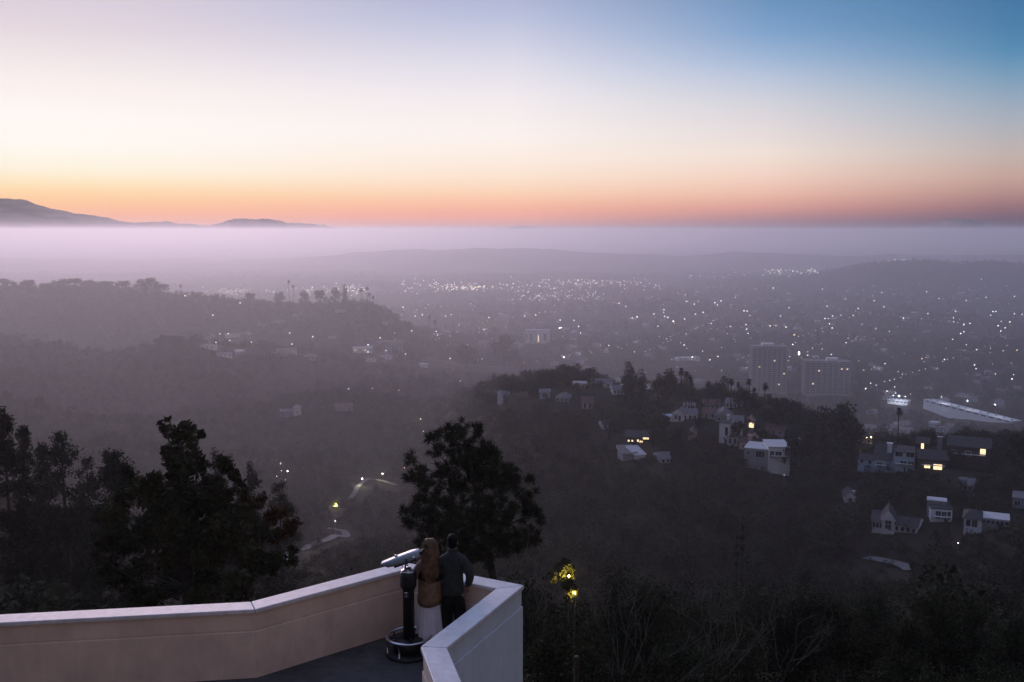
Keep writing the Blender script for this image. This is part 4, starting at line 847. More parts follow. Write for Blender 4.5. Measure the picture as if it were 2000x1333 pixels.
# ------------------------------------------------------------------ woods: nobody could count them
def scatter(name, label, P, S, rot, idx, protos):
    me = bpy.data.meshes.new(name); me.vertices.add(len(P)); me.vertices.foreach_set('co', np.asarray(P, np.float32).reshape(-1))
    for nm, ty, da in (('siz', 'FLOAT_VECTOR', S), ('rot', 'FLOAT', rot), ('pick', 'INT', idx)):
        a = me.attributes.new(nm, ty, 'POINT')
        a.data.foreach_set('vector' if ty == 'FLOAT_VECTOR' else 'value', np.asarray(da, np.int32 if ty == 'INT' else np.float32).reshape(-1))
    o = link(name, me, kind='stuff', label=label)
    cl = bpy.data.collections.new(name + ' kinds')
    for i, pm in enumerate(protos):
        q = bpy.data.objects.new('%s_%02d' % (name, i), pm); cl.objects.link(q)
    ng = bpy.data.node_groups.new(name, 'GeometryNodeTree')
    ng.interface.new_socket('Geometry', in_out='INPUT', socket_type='NodeSocketGeometry'); ng.interface.new_socket('Geometry', in_out='OUTPUT', socket_type='NodeSocketGeometry')
    N = ng.nodes.new; L = ng.links.new
    gi, go = N('NodeGroupInput'), N('NodeGroupOutput'); ip = N('GeometryNodeInstanceOnPoints'); ci = N('GeometryNodeCollectionInfo')
    ci.inputs[0].default_value = cl; ci.inputs['Separate Children'].default_value = True; ci.inputs['Reset Children'].default_value = True
    def na(nm, ty):
        n_ = N('GeometryNodeInputNamedAttribute'); n_.data_type = ty; n_.inputs[0].default_value = nm; return n_.outputs[0]
    cr = N('FunctionNodeAxisAngleToRotation') if hasattr(bpy.types, 'FunctionNodeAxisAngleToRotation') else None
    cr.inputs[0].default_value = (0, 0, 1); L(na('rot', 'FLOAT'), cr.inputs[1])
    L(gi.outputs[0], ip.inputs['Points']); L(ci.outputs[0], ip.inputs['Instance']); ip.inputs['Pick Instance'].default_value = True
    L(na('pick', 'INT'), ip.inputs['Instance Index']); L(cr.outputs[0], ip.inputs['Rotation']); L(na('siz', 'FLOAT_VECTOR'), ip.inputs['Scale'])
    L(ip.outputs[0], go.inputs[0])
    md = o.modifiers.new('scatter', 'NODES'); md.node_group = ng
    return o
LO = [proto('broad', 40 + i, 480)[1] for i in range(4)] + [proto('conifer', 50, 420)[1]] + [proto('shrub', 60 + i, 420)[1] for i in range(3)]
rs = np.random.default_rng(21)
PA = np.array(PROTECT); CA = np.array(CLEAR)
def woods(name, label, y0, y1, spacing, hmin, hmax, shrub, pmax=(-260, 2260), keep=1.0, dens=None):
    area = 0; ys = []
    n = int(1.18 * (y1 * y1 - y0 * y0) / 2 / spacing ** 2 * (pmax[1] - pmax[0]) / 2300)
    Y = np.sqrt(rs.uniform(y0 * y0, y1 * y1, n)); u = rs.uniform((pmax[0] - CX) / F, (pmax[1] - CX) / F, n); X = u * Y
    Z = ground(X, Y)
    H = hmin + (hmax - hmin) * rs.random(n) ** 1.9 * rs.choice((1, 1, 1, 1.35), n)
    ok = np.ones(n, bool)
    if dens is not None: ok &= rs.random(n) < dens(u * F + CX, Y, Z)
    for x, y, r in CA: ok &= (X - x) ** 2 + (Y - y) ** 2 > (r + H * .22) ** 2
    # leave open what the photograph shows in front of the woods
    pxl = CX + X / Y * F * .985
    def row(z): return CY + F * np.tan(np.arctan2(CAMZ - z, Y) - PITCH)
    top, bot = row(Z + H), row(Z); hw = H * .34 / Y * F
    for a, b, c_, d_, yy in PA: ok &= ~((Y < yy - 1) & (pxl + hw > a) & (pxl - hw < b) & (top < d_) & (bot > c_) & (rs.random(n) < .93))
    X, Y, Z, H = X[ok], Y[ok], Z[ok], H[ok]; n = len(X)
    isS = rs.random(n) < shrub; idx = np.where(isS, rs.integers(5, 8, n), rs.integers(0, 5, n))
    H = np.where(isS, H * .6, H); w = H / 10 * rs.uniform(.85, 1.35, n); S = np.stack([w, w, H / 10], 1)
    print(name, n)
    return scatter(name, label, np.stack([X, Y, Z - .15 * H / 10], 1), S, rs.random(n) * 6.28, idx, LO)
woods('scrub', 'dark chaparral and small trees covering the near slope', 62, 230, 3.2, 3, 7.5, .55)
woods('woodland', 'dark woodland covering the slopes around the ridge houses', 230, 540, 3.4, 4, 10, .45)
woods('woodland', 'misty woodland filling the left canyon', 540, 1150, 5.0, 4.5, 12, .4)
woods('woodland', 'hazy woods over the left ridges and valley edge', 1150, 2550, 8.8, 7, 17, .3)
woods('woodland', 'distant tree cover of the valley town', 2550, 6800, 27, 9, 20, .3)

# ------------------------------------------------------------------ near trees, shaped clump by clump
def clump_tree(name, label, cat, clumps, Y, base_px, trunk, kind, seed, dens=1.0, depth=1.0, dryset=()):
    r = np.random.default_rng(seed); k = Y / F
    bx_ = at(base_px, 1100, Y); g = float(ground(bx_.x, bx_.y)); org = Vector((bx_.x, bx_.y, g))
    t = thing(name, label, cat, org)
    Q = []; QD = []; tr = MB()
    tp = [at(a, b, Y) - org for a, b in trunk]; tp = [Vector((0, 0, -.5))] + tp
    tr.tube(tp, [.22 * (1 - .85 * i / (len(tp) - 1)) + .02 for i in range(len(tp))], 9)
    for ci, (a, b, rp) in enumerate(clumps):
        dy = r.normal() * depth; p = at(a, b, Y + dy) - org; R = rp * k
        j = int(np.argmin([(q - p).length + max(0, q.z - p.z) * 1.5 for q in tp])); q = tp[j]; mid = q.lerp(p, .55) + Vector((0, 0, -.12 * (p - q).length))
        tr.tube([q, mid, p], [.045, .028, .010], 5)
        if kind == 'pine':
            nt_ = max(5, int(15 * (rp / 25) ** 1.5 * dens))
            for _ in range(nt_):
                d = r.normal(size=3); d /= np.linalg.norm(d); c_ = np.array(p) + d * R * r.random() ** .4 * .95
                tr.tube([p, Vector(c_)], [.012, .006], 3, cap=False)
                m = 46; e = r.normal(size=(m, 3)) + d * .9 + np.array((0, 0, .5)); e /= np.linalg.norm(e, axis=1)[:, None]
                L = (.16 + .16 * r.random(m))[:, None]; s = np.cross(e, r.normal(size=(m, 3))); s /= np.linalg.norm(s, axis=1)[:, None]; s *= .016
                c0 = c_ + e * .02 + r.normal(size=(m, 3)) * .05
                Q.append(np.stack([c0 - s, c0 + s, c0 + e * L + s * .3, c0 + e * L - s * .3], 1))
        else:
            m = int(260 * (rp / 25) ** 1.7 * dens); sub = 6
            C = np.array(p) + r.normal(size=(sub, 3)) * R * .42; RR = np.full(sub, R * .62)
            (QD if ci in dryset else Q).append(leaf_cloud(r, C, RR, m, .19, aspect=.5, shell=.25))
    tr.build('trunk', M['bark'], t, True)
    link('crown', quads_mesh('crown', np.concatenate(Q), M['pine' if kind == 'pine' else 'broad']), t)
    if QD: link('crown', quads_mesh('crown', np.concatenate(QD), M['dry']), t, label='reddish dry foliage on the right side')
    return t
clump_tree('broadleaf_tree', 'big ragged leafy tree rising behind the left parapet', 'tree', [
 (330, 838, 14), (350, 850, 18), (372, 842, 14), (392, 852, 10), (318, 832, 7), (345, 880, 24), (375, 880, 18), (320, 885, 12), (350, 915, 28), (385, 910, 22), (300, 940, 28), (252, 938, 20), (272, 965, 30), (340, 960, 36), (400, 950, 34), (440, 905, 20), (462, 930, 18), (450, 960, 24), (475, 968, 14),
 (230, 985, 26), (290, 1000, 40), (360, 1010, 44), (430, 1000, 40), (480, 1010, 24), (200, 1062, 20), (250, 1055, 40), (330, 1070, 50), (410, 1070, 48), (480, 1060, 36), (540, 1005, 20), (560, 1028, 18), (500, 985, 18), (545, 1045, 16), (240, 1120, 40), (320, 1130, 50), (400, 1130, 50), (480, 1120, 44), (545, 1100, 26), (290, 1170, 40), (380, 1180, 40), (460, 1165, 30), (190, 1010, 10), (187, 1085, 10), (570, 1075, 12), (358, 935, 26), (366, 985, 34), (340, 905, 22), (372, 1035, 40), (310, 970, 30), (420, 975, 30), (365, 900, 22), (300, 1040, 40), (440, 1040, 40), (220, 1020, 30), (510, 1040, 26)],
 31, 370, [(368, 1150), (366, 1050), (358, 950), (352, 870)], 'leaf', 3, 1.7, 1.3, (29, 30, 31, 32))
clump_tree('pine_tree', 'dark bushy pine directly behind the couple', 'tree', [
 (868, 845, 14), (900, 838, 18), (930, 842, 15), (845, 860, 12), (880, 870, 24), (920, 870, 26), (950, 875, 16), (855, 885, 16), (965, 895, 18), (900, 905, 32), (940, 905, 32), (975, 920, 22), (807, 898, 11), (815, 925, 16), (800, 935, 9), (830, 945, 18), (865, 930, 26), (1000, 925, 16), (1010, 945, 13), (1038, 940, 11), (985, 950, 30), (1030, 965, 20), (840, 975, 26), (885, 960, 34), (935, 955, 36), (810, 985, 14), (789, 1004, 10), (800, 1025, 12), (830, 1015, 26), (870, 1010, 36), (920, 1005, 40), (970, 1000, 36), (1015, 1000, 26), (1045, 1000, 13), (1055, 1020, 11), (830, 1055, 22), (870, 1055, 36), (925, 1055, 40), (975, 1050, 38), (1020, 1045, 26), (1043, 1050, 13), (850, 1090, 18), (900, 1090, 26), (950, 1080, 26), (1000, 1068, 20)],
 44, 962, [(966, 1140), (955, 1090), (940, 1020), (925, 940), (912, 870)], 'pine', 5, 1.5, 1.4)
for px, Y, pt, w, lab in ((4, 78, 795, 62, 'tall dark conifer at the left edge of the view'), (44, 82, 836, 46, 'slender dark conifer second from the left edge'), (80, 90, 868, 40, 'thin conifer between the slender and the broad one'), (118, 80, 843, 96, 'broad dark conifer third in the left row'), (168, 88, 892, 60, 'low conifer right of the broad dark one'), (224, 76, 874, 104, 'bushy dark conifer just left of the big leafy tree'), (484, 105, 905, 70, 'misty conifer just right of the big leafy tree'), (420, 100, 880, 60, 'misty conifer behind the big leafy tree'), (545, 120, 935, 60, 'small misty conifer over the curving road')):
    p = at(px, pt, Y); g = float(ground(p.x, p.y)); H = p.z - g; r = np.random.default_rng(px)
    t = thing('conifer_tree', lab, 'tree', (p.x, p.y, g), 0, 'dark conifers left of the terrace'); tr = MB(); tr.tube([(0, 0, -.5), (.1, 0, H * .5), (0, 0, H * .97)], [.3, .2, .03], 8)
    C, R = [], []; W_ = w * Y / F / 2 * 1.7
    for k in range(80):
        f = r.random() ** .9; z = H * (.12 + .87 * f); ww = W_ * (1 - f) ** .5 * (.7 + .5 * r.random()) + .12; a = r.random() * 6.28; q = ww * (.4 + .6 * r.random())
        C.append((q * math.cos(a), q * math.sin(a), z)); R.append((.4 + ww * .36, .4 + ww * .36, .5 + .3 * r.random()))
        if k % 2: tr.tube([(0, 0, z), C[-1]], [.05, .015], 4)
    tr.build('trunk', M['bark'], t, True); link('crown', quads_mesh('crown', leaf_cloud(r, C, R, 15000, .34, aspect=.3, shell=.15), M['pine']), t)

# ------------------------------------------------------------------ bushes of the near slope at right
def bush(px, pt, wpx, Y, label, m='broad', n=6500, leaf=.075, name='bush'):
    p = at(px, pt, Y); g = float(ground(p.x, p.y)); H = max(1.2, p.z - g); W_ = wpx * Y / F / 2; r = np.random.default_rng(int(px * 7 + pt))
    t = thing(name, label, 'bush', (p.x, p.y, g), 0, 'bushes on the slope below the terrace'); st = MB(); C, R = [], []
    for k in range(26):
        a = r.random() * 6.28; q = W_ * r.random() ** .6; z = H * (.2 + .72 * r.random()) * (1 - .35 * (q / W_) ** 2); C.append((q * math.cos(a), q * math.sin(a) * .8, z)); R.append(np.array((.16, .16, .15)) * (W_ + H) * (.6 + .6 * r.random()))
        st.tube([(0, 0, -.3), (C[-1][0] * .4, C[-1][1] * .4, z * .6), C[-1], (C[-1][0] * 1.15, C[-1][1] * 1.15, z * 1.08 + .1)], [.04, .025, .014, .004], 4)
    st.build('stem', M['bark'], t); link('foliage', quads_mesh('foliage', leaf_cloud(r, C, R, n, leaf * (Y / 25) ** .5, aspect=.55, shell=.2), M[m]), t)
BUSH = [(1075, 1168, 80, 22, 'leafy bush hugging the outer corner of the parapet', 'broad'), (1210, 1064, 54, 52, 'upright dark bush left of the big round dark one', 'pine'), (1145, 1196, 96, 25, 'bush beneath the yellow glow', 'broad'), (1318, 1068, 124, 62, 'big round dark bush crowning the near slope', 'pine'), (1385, 1118, 90, 56, 'dark bush filling the gap right of the big round one', 'leaf'),
 (1470, 1078, 100, 64, 'dark bush under the thin tall stalks', 'pine'), (1562, 1082, 120, 66, 'broad dark bush in the middle of the near slope', 'pine'), (1650, 1128, 120, 54, 'bush before the curved pale road, right of centre', 'leaf'), (1712, 1150, 100, 46, 'bush below the pale road bend', 'leaf'), (1770, 1182, 110, 40, 'low bush left of the tall leafy sprays', 'broad'), (1838, 1132, 90, 42, 'bush with tall leafy sprays near the right edge', 'broad'), (1905, 1166, 120, 40, 'rounded bush right of the leafy sprays', 'broad'), (1985, 1205, 100, 38, 'bush cut by the right edge of the view', 'leaf'),
 (1235, 1205, 130, 30, 'bush among bare twigs right of the fence post', 'leaf'), (1335, 1222, 130, 31, 'wide bush below the big round dark one', 'leaf'), (1442, 1214, 130, 32, 'wide bush below the thin tall stalks', 'leaf2'), (1550, 1205, 140, 34, 'wide bush in the centre of the lower right slope', 'leaf'), (1655, 1236, 140, 31, 'speckled bush in the lower right slope', 'leaf2'), (1752, 1262, 140, 29, 'speckled bush near the bottom, right of centre', 'broad'), (1852, 1236, 140, 31, 'dark bush below the leafy sprays', 'leaf'), (1950, 1272, 140, 29, 'dark bush in the lower right corner area', 'leaf'),
 (1080, 1250, 70, 21, 'bush pressed against the parapet outer wall', 'leaf'), (1185, 1284, 110, 22, 'low bush right of the fence post', 'leaf'), (1292, 1292, 120, 22.5, 'low bush at the bottom, left of centre right', 'leaf2'), (1405, 1290, 130, 23, 'low bush at the bottom under the curved bare branches', 'leaf'), (1525, 1288, 140, 24, 'low bush at the bottom middle of the slope', 'leaf2'), (1625, 1296, 140, 23.5, 'low bush at the bottom, third from the right', 'leaf'), (1728, 1302, 140, 23, 'low bush at the bottom, second from the right corner', 'leaf'), (1838, 1300, 150, 23, 'low bush at the bottom near the right corner', 'leaf'), (1945, 1306, 150, 23, 'low bush in the bottom right corner', 'leaf'),
 (1260, 1130, 90, 44, 'dark bush behind the bare twig thicket', 'leaf'), (1500, 1150, 110, 46, 'dark bush behind the wide centre bush', 'leaf'), (1600, 1165, 120, 44, 'dark bush left of the pale road bend', 'leaf'), (60, 1150, 120, 24, 'grassy bush behind the left end of the parapet', 'leaf2'), (150, 1168, 120, 24, 'low dark bush behind the left parapet', 'leaf'), (600, 1120, 110, 27, 'dark bush behind the middle of the left parapet', 'leaf'), (690, 1108, 110, 29, 'dark bush left of the viewer beyond the parapet', 'leaf'), (1000, 1110, 80, 30, 'dark bush under the pine trunk', 'leaf')]
for b in BUSH: bush(*b)
# bare shrubs: forked twigs
def bare(px, pb, Y, Hpx, lean, seed, label, spread=.45, n0=3):
    p = at(px, pb, Y); g = float(ground(p.x, p.y)); rr = random.Random(seed); H = Hpx * Y / F; z0 = p.z - g
    t = thing('bare_shrub', label, 'shrub', (p.x, p.y, g), 0, 'leafless shrubs on the near slope'); mb = MB()
    def grow(o, d, L, rad, dep):
        e = o; pts = [o]
        for i in range(4):
            d = (d + Vector((rr.gauss(0, .13), rr.gauss(0, .13), rr.gauss(.03, .08)))).normalized(); e = e + d * L / 4; pts.append(e)
            if dep > 0 and i and rr.random() < .75:
                dd = (d + Vector((rr.gauss(0, spread), rr.gauss(0, spread), rr.gauss(.1, .25)))).normalized(); grow(e, dd, L * rr.uniform(.45, .75), rad * .6, dep - 1)
        mb.tube(pts, [rad * (1 - .17 * i) for i in range(5)], 4, cap=False)
    for k in range(n0): grow(Vector((rr.gauss(0, .1), rr.gauss(0, .1), max(0, z0) * .5 - .2)), Vector((lean + rr.gauss(0, .25), rr.gauss(0, .2), 1)).normalized(), H * rr.uniform(.5, .8) + z0 * .3, .018 * (Y / 25), 3)
    mb.build('branch', M['twig'], t)
for a in ((1062, 1178, 27, 90, .15, 1, 'bare forked tree against the yellow glow'), (1035, 1160, 30, 70, -.2, 2, 'thin bare shrub beside the parapet corner'), (1215, 1220, 28, 130, 0, 3, 'bare shrub with upright stems left of the round dark bush'), (1262, 1210, 29, 120, .1, 4, 'tall bare shrub before the round dark bush'), (1190, 1320, 21, 130, .7, 5, 'bare branches sweeping right from beside the fence post'), (1250, 1310, 22, 120, .6, 6, 'second sweep of bare branches beyond the post'), (1345, 1290, 24, 110, .8, 7, 'curved bare branches low in the middle slope'), (1400, 1230, 29, 120, .5, 8, 'bare shrub with a long pale leaning stem'), (1390, 1170, 34, 70, .1, 9, 'short pale bare shrub on the middle slope'), (1535, 1240, 30, 90, .25, 10, 'bare forked shrub right of the long pale stem'), (985, 1120, 32, 50, .1, 13, 'bare twigs under the pine'), (1480, 1280, 25, 90, .5, 14, 'bare twigs low at the centre of the slope')):
    bare(*a)
# thin tall stalks
for px, pt, lab in ((1451, 1002, 'tallest thin dry flower stalk above the dark bush'), (1440, 1040, 'shorter dry flower stalk left of the tallest')):
    p = at(px, pt, 60); g = float(ground(p.x, p.y)); t = thing('flower_stalk', lab, 'plant', (p.x, p.y, g)); MB().tube([(0, 0, 0), (.05, 0, (p.z - g) * .6), (0, 0, p.z - g)], [.05, .04, .012], 5).build('stem', M['bark'], t)
    r = np.random.default_rng(px); link('seed_head', quads_mesh('seed_head', leaf_cloud(r, [(0, 0, (p.z - g) * f) for f in (.8, .86, .92, .97)], [.14, .16, .12, .08], 240, .12), M['bark']), t)
# fence post
p = at(1126, 1283, 19.5); g = float(ground(p.x, p.y)); t = thing('fence_post', 'weathered pale wooden post standing in the scrub right of the parapet', 'post', (p.x, p.y, g))
MB().tube([(0, 0, -.3), (.01, 0, (p.z - g) * .5), (0, 0, p.z - g)], [.062, .058, .055], 9).build('shaft', M['twig'], t, True)
MB().ball((0, 0, p.z - g), .054, 9, 4, sc=(1, 1, .4)).build('top', M['twig'], t, True)
# grass tufts at the foot of the wall
r = np.random.default_rng(4); Q = []
for cxp, n_, spx, Y0, Y1 in ((1085, 5200, 70, 17.0, 22.0), (1600, 4500, 420, 17, 22.5), (20, 3000, 80, 21, 26)):
    pxx = cxp + r.normal(size=n_) * spx * .5; Y = r.uniform(Y0, Y1, n_); X = (pxx - CX) / F * Y; Z = ground(X, Y); hgt = r.uniform(.25, .75, n_); d = r.normal(size=(n_, 3)) * .16
    b = np.stack([X, Y, Z], 1); s = np.stack([np.cos(pxx), np.sin(pxx), np.zeros(n_)], 1) * .012; tip = b + d + np.stack([np.zeros(n_), np.zeros(n_), hgt], 1); mid = b * .45 + tip * .55
    Q.append(np.stack([b - s, b + s, mid + s * .7, mid - s * .7], 1)); Q.append(np.stack([mid - s * .7, mid + s * .7, tip + s * .1, tip - s * .1], 1))
link('grass', quads_mesh('grass', np.concatenate(Q), mat('green grass', (.05, .085, .02), .8, col2=(.10, .12, .04), scale=1)), kind='stuff', label='long green grass at the foot of the parapet')
# ------------------------------------------------------------------ lamps
def lamp_mesh(r, h, m):
    mb = MB().tube([(0, 0, -1), (0, 0, h)], [.09, .06], 5, 0); mb.ball((0, 0, h + r * .6), r, 8, 5, 1); return mb.mesh('street_lamp', [M['steel'], M[m]], True)
LM = {}
def where(px, py):
    if px < 520: return 'below the left ridge' if py > 610 else 'on the crest of the left ridge'
    if px < 900: return 'in the wooded left canyon' if py > 720 else 'at the foot of the left ridge'
    if px < 1180: return 'in the middle of the valley'
    if py > 840: return 'between the houses at right'
    if px < 1470: return 'of the town left of the twin towers'
    if px < 1680: return 'around the twin towers' if py > 630 else 'on the slope above the twin towers'
    if py > 750: return 'along the long lit roofs'
    return 'on the right hillside' if py < 660 else 'below the right hillside'
def street_lamp(px, py, kind='lampw', big=1.0, label='small bright street lamp glowing in the haze of the valley', group='street lamps of the valley'):
    p = hit(px, py + 2); r = min(2.0, max(.12, .00046 * p.y * big)); rq = round(r * 8) / 8 or .125
    h = min(8.0, max(3.0, p.y * .004)); h = round(h); key = (rq, h, kind)
    if key not in LM: LM[key] = lamp_mesh(rq, h, kind)
    link('street_lamp', LM[key], None, p, None, (label.replace('of the valley', where(px, py)) if label.startswith('small') else label), 'lamp', group); return p, h
LW = [(566, 659), (611, 665), (570, 682), (719, 682), (742, 666), (719, 697), (754, 692), (792, 699), (804, 653), (852, 653), (854, 662), (879, 662), (874, 682), (879, 707), (913, 680), (971, 685), (933, 711), (942, 709), (899, 751), (825, 620), (811, 623), (881, 619), (870, 622), (955, 625), (946, 649), (787, 604),
 (362, 585), (416, 626), (446, 660), (430, 662), (449, 672), (422, 677), (491, 676), (469, 599), (484, 594), (1025, 622), (1046, 620), (1094, 630), (1121, 630), (1093, 646), (1096, 645), (1130, 642), (1134, 657), (1052, 659), (1054, 667), (1027, 661), (1235, 625), (1244, 624), (1277, 618), (1297, 609), (1296, 614), (1298, 622), (1304, 624), (1337, 627), (1285, 642), (1341, 592), (1356, 598), (1373, 614), (1389, 636), (1358, 618), (1436, 584), (1396, 595), (1401, 599), (1408, 592), (1457, 640), (1458, 649), (1461, 656), (1426, 644), (1453, 612), (1459, 612), (1209, 596), (1222, 602), (1436, 674), (1409, 685), (1336, 680), (1372, 692), (1352, 705), (1402, 703), (1386, 710), (1409, 731), (1239, 693), (1155, 695), (1189, 682), (1101, 705), (1009, 715), (1302, 668), (1341, 688),
 (1510, 565), (1606, 567), (1651, 587), (1707, 591), (1726, 603), (1676, 606), (1615, 602), (1541, 607), (1524, 621), (1547, 627), (1626, 621), (1642, 620), (1666, 620), (1611, 626), (1620, 637), (1625, 647), (1810, 573), (1722, 575), (1812, 617), (1800, 627), (1764, 626), (1866, 613), (1862, 627), (1862, 634), (1882, 640), (1894, 636), (1882, 653), (1876, 657), (1887, 590), (1925, 584), (1981, 582), (1939, 612), (1945, 612), (1935, 620), (1996, 619), (1981, 617), (1979, 625), (1972, 634), (1963, 645), (1954, 652), (1949, 641), (1907, 690), (1887, 679), (1934, 687), (1959, 692), (1844, 710), (1728, 717), (1652, 676), (1605, 688), (1594, 679), (1598, 679), (1587, 687), (1604, 677), (1577, 700), (1542, 704), (1623, 699), (1504, 642), (1535, 644), (1903, 720), (1906, 728), (1976, 747), (1916, 550), (1690, 767), (1700, 758), (1712, 770), (1732, 772), (1747, 765), (1749, 774), (1778, 777), (1990, 887), (1971, 854), (541, 939), (550, 930), (558, 946), (681, 768), (728, 768), (1870, 1083), (1531, 925), (1531, 943), (1680, 896), (1691, 910), (1548, 680)]
for q in LW: street_lamp(*q, kind='lampw' if (q[0] * 7 + q[1]) % 3 else 'lampc')
for q in ((1560, 699, 2.4), (548, 913, 1.6), (562, 931, 1.5), (1315, 632, 1.5), (1093, 646, 1.6), (1101, 705, 1.6)): street_lamp(q[0], q[1], 'lampw', q[2], 'large bright white lamp with a wide glow in the valley', 'bright lamps of the valley')
for q in ((1551, 660, 1.6), (1986, 690), (1800, 709, 1.4), (1677, 711), (1938, 719), (1944, 739), (1706, 854), (1692, 871, 1.5), (1673, 876), (1700, 880), (1915, 1116), (822, 827, 1.4), (827, 849, 1.2), (779, 770), (790, 921), (766, 903), (1317, 636)): street_lamp(q[0], q[1], 'lampo', q[2] if len(q) > 2 else 1.0, 'warm orange street lamp among dark trees', 'warm street lamps')
for q in ((1214, 687), (1207, 684)): street_lamp(*q, kind='lampg', label='green traffic signal glowing in the valley haze', group='green traffic signals')
rl = random.Random(31)
for _ in range(26): street_lamp(rl.uniform(1330, 1995), rl.uniform(560, 740), rl.choice(('lampw', 'lampc', 'lampc', 'lampw', 'lampo')), rl.uniform(.55, .9))
# far lights that run together
def dots(name, label, pts):
    mb = [MB(), ]
    for (px, py, sz, mi) in pts:
        p = hit(px, py, 900); r = max(.5, .00036 * p.y * sz); mb[0].ball((p.x, p.y, p.z + 7), r, 6, 4, mi)
    link(name, mb[0].mesh(name, [M['lampw'], M['lampc'], M['lampo']], True), kind='stuff', label=label)
D = []
g = rl.gauss
for _ in range(190): D.append((rl.uniform(780, 1290), 562 - (abs(rl.uniform(780, 1290) - 1000)) * .0 + g(0, 7), rl.uniform(.4, 1.1), rl.choice((0, 0, 0, 1, 2))))
for _ in range(130): D.append((g(1130, 60), g(554, 3), rl.uniform(.3, .9), rl.choice((0, 0, 1, 2))))
for _ in range(90): D.append((g(905, 30), g(565, 3), rl.uniform(.5, 1.1), rl.choice((0, 0, 2))))
for _ in range(110): D.append((rl.uniform(1000, 1180), g(583, 5), rl.uniform(.3, .9), 0))
for _ in range(80): D.append((g(455, 28), g(573, 4), rl.uniform(.3, .9), rl.choice((0, 0, 2))))
for _ in range(80): D.append((rl.uniform(520, 710), g(570, 4), rl.uniform(.3, .9), rl.choice((0, 0, 0, 2))))
for _ in range(50): D.append((g(690, 12), g(571, 5), rl.uniform(.4, 1.0), 0))
for _ in range(40): D.append((g(410, 40), g(508, 8), rl.uniform(.2, .5), 2))
dots('city_lights', 'band of countless small town lights across the hazy plain', D)
D = []
for _ in range(60): D.append((rl.uniform(1490, 1600), 533 + g(0, 3), rl.uniform(.5, 1.1), 0))
for _ in range(40): D.append((rl.uniform(1340, 1500), 543 + g(0, 6), rl.uniform(.3, .8), 1))
for _ in range(14): D.append((rl.uniform(1725, 1770), 510 + g(0, 1.5), rl.uniform(.4, .8), 0))
for _ in range(110): D.append((rl.uniform(1180, 1990), rl.uniform(560, 740), rl.uniform(.2, .45), rl.choice((0, 1, 1, 2))))
for _ in range(60): D.append((rl.uniform(760, 1180), rl.uniform(590, 690), rl.uniform(.25, .6), rl.choice((0, 1, 2))))
for a, b, n_ in (((800, 612), (1180, 566), 26), ((900, 640), (1300, 580), 24), ((1180, 600), (1420, 560), 20), ((1250, 700), (1480, 590), 26), ((1420, 720), (1700, 610), 26), ((1690, 770), (1990, 660), 26), ((1500, 640), (1950, 700), 26), ((1560, 600), (1900, 640), 22), ((1650, 570), (1990, 600), 18), ((780, 575), (1290, 556), 40), ((1330, 650), (1560, 640), 16), ((1800, 560), (1990, 575), 10), ((1010, 720), (1330, 660), 18)):
    for k in range(n_):
        t = (k + rl.uniform(-.2, .2)) / n_; D.append((a[0] + (b[0] - a[0]) * t, a[1] + (b[1] - a[1]) * t + g(0, .8), rl.uniform(.3, .65), rl.choice((0, 2, 2, 1))))
dots('hill_lights', 'scattered faint lights over the right hills and the valley', D)

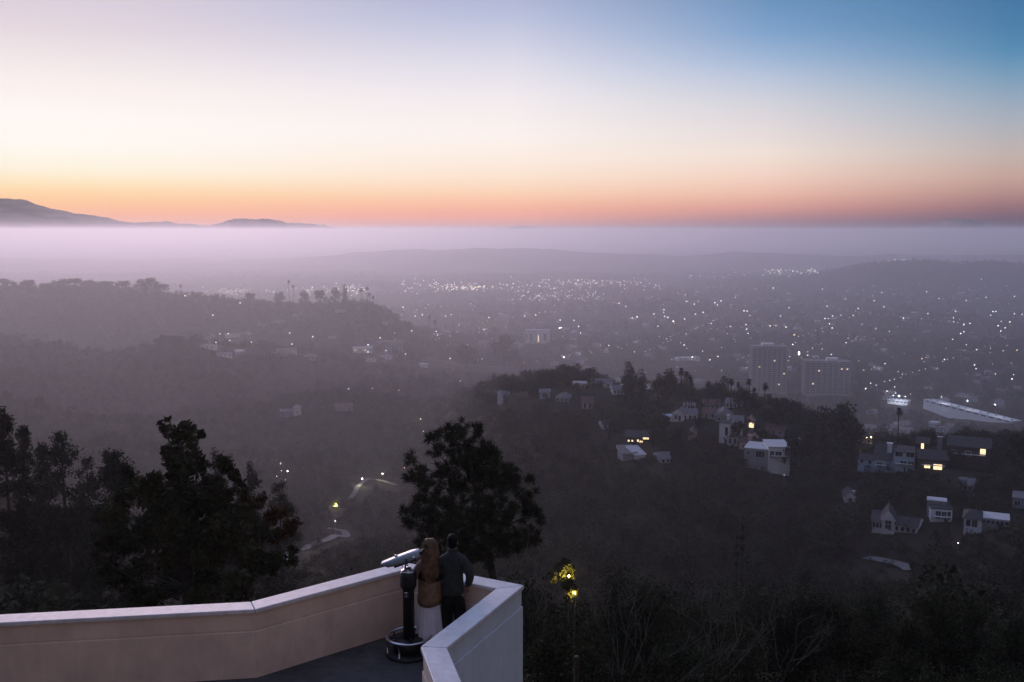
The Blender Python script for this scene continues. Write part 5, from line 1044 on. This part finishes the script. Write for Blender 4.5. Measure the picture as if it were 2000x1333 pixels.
# lamps whose light falls on what stands beside them
def lit_lamp(label, pos, power, colr, h=5.0, r=.22, m='lampo', group=None):
    t = thing('lantern', label, 'lamp', pos, 0, group)
    MB().tube([(0, 0, -1.5), (0, 0, h)], [.08, .05], 8).build('pole', M['steel'], t, True); MB().ball((0, 0, h + r * .9), r, 12, 8).build('globe', M[m], t, True)
    l = bpy.data.lights.new('lantern light', 'POINT'); l.energy = power; l.color = colr; l.shadow_soft_size = r
    lo = bpy.data.objects.new('lantern_light', l); COL.objects.link(lo); lo.parent = t; lo.location = (0, -r * 2.2, h + r)
    return t
def glow_tree(px, py, Y, wpx, label, lamp_label, power, seed, colr=(1, .72, .18)):
    p = at(px, py, Y); gz = float(ground(p.x, p.y)); r = np.random.default_rng(seed); R = wpx * Y / F / 2; H = p.z - gz
    t = thing('garden_tree', label, 'tree', (p.x, p.y + R * .5, gz)); MB().tube([(0, 0, -.5), (0, 0, max(1, H - R * .3))], [.12, .05], 7).build('trunk', M['bark'], t, True)
    C = r.normal(size=(10, 3)) * R * .45 + np.array((0, 0, H)); link('crown', quads_mesh('crown', leaf_cloud(r, C, np.full(10, R * .5), 1600, max(.22, .0042 * Y), aspect=.6), M['broad']), t)
    lit_lamp(lamp_label, (p.x + R * .15, p.y - R * .35, gz), power, colr, max(1.2, H - R * .1), .07 if Y < 100 else .2, 'lampy')
glow_tree(1107, 1122, 62, 50, 'yellow lit tree crown beyond the parapet corner', 'lantern lighting the upper yellow tree crown', 320, 1)
glow_tree(1120, 1157, 58, 30, 'smaller yellow lit tree below the first', 'lantern lighting the smaller yellow tree', 160, 2)
hp = hit(655, 986); glow_tree(655, 983, hp.y - 6, 42, 'yellow lit tree beside the canyon road', 'lantern lighting the canyon roadside tree', 2600, 3, (.95, .85, .2))
hp = hit(708, 950); lit_lamp('road lamp washing the canyon road bend with pale light', hp, 3800, (.95, .95, .62), 5, .22, 'lampw')
hp = hit(748, 943); lit_lamp('second road lamp right of the canyon road bend', hp, 2200, (.95, .95, .62), 5, .2, 'lampw')
hp = hit(822, 832); lit_lamp('yellow green lamp in the canyon above the pine top', hp, 2500, (.9, .95, .4), 6, .25, 'lampo')
hp = hit(655, 1046); lit_lamp('dim lamp over the road hairpin below', hp, 380, (1, .8, .8), 7, .12, 'lampo')
for A, B, hz in LB:
    for f in (.2, .5, .8):
        p = A.lerp(B, f); lit_lamp('tall lamp over the long lit roofs', (p.x, p.y - 6, p.z), 8000, (.8, .86, 1), hz + 8, .4, 'lampc', 'lamps over the long roofs')
hp = hit(1700, 884); lit_lamp('warm lamp at the left end of the pale blue house', hp, 900, (1, .6, .25), 6, .3)
hp = hit(1560, 702); lit_lamp('broad white floodlight between the twin towers', hp, 9000, (1, .98, .85), 12, 1.6, 'lampw')
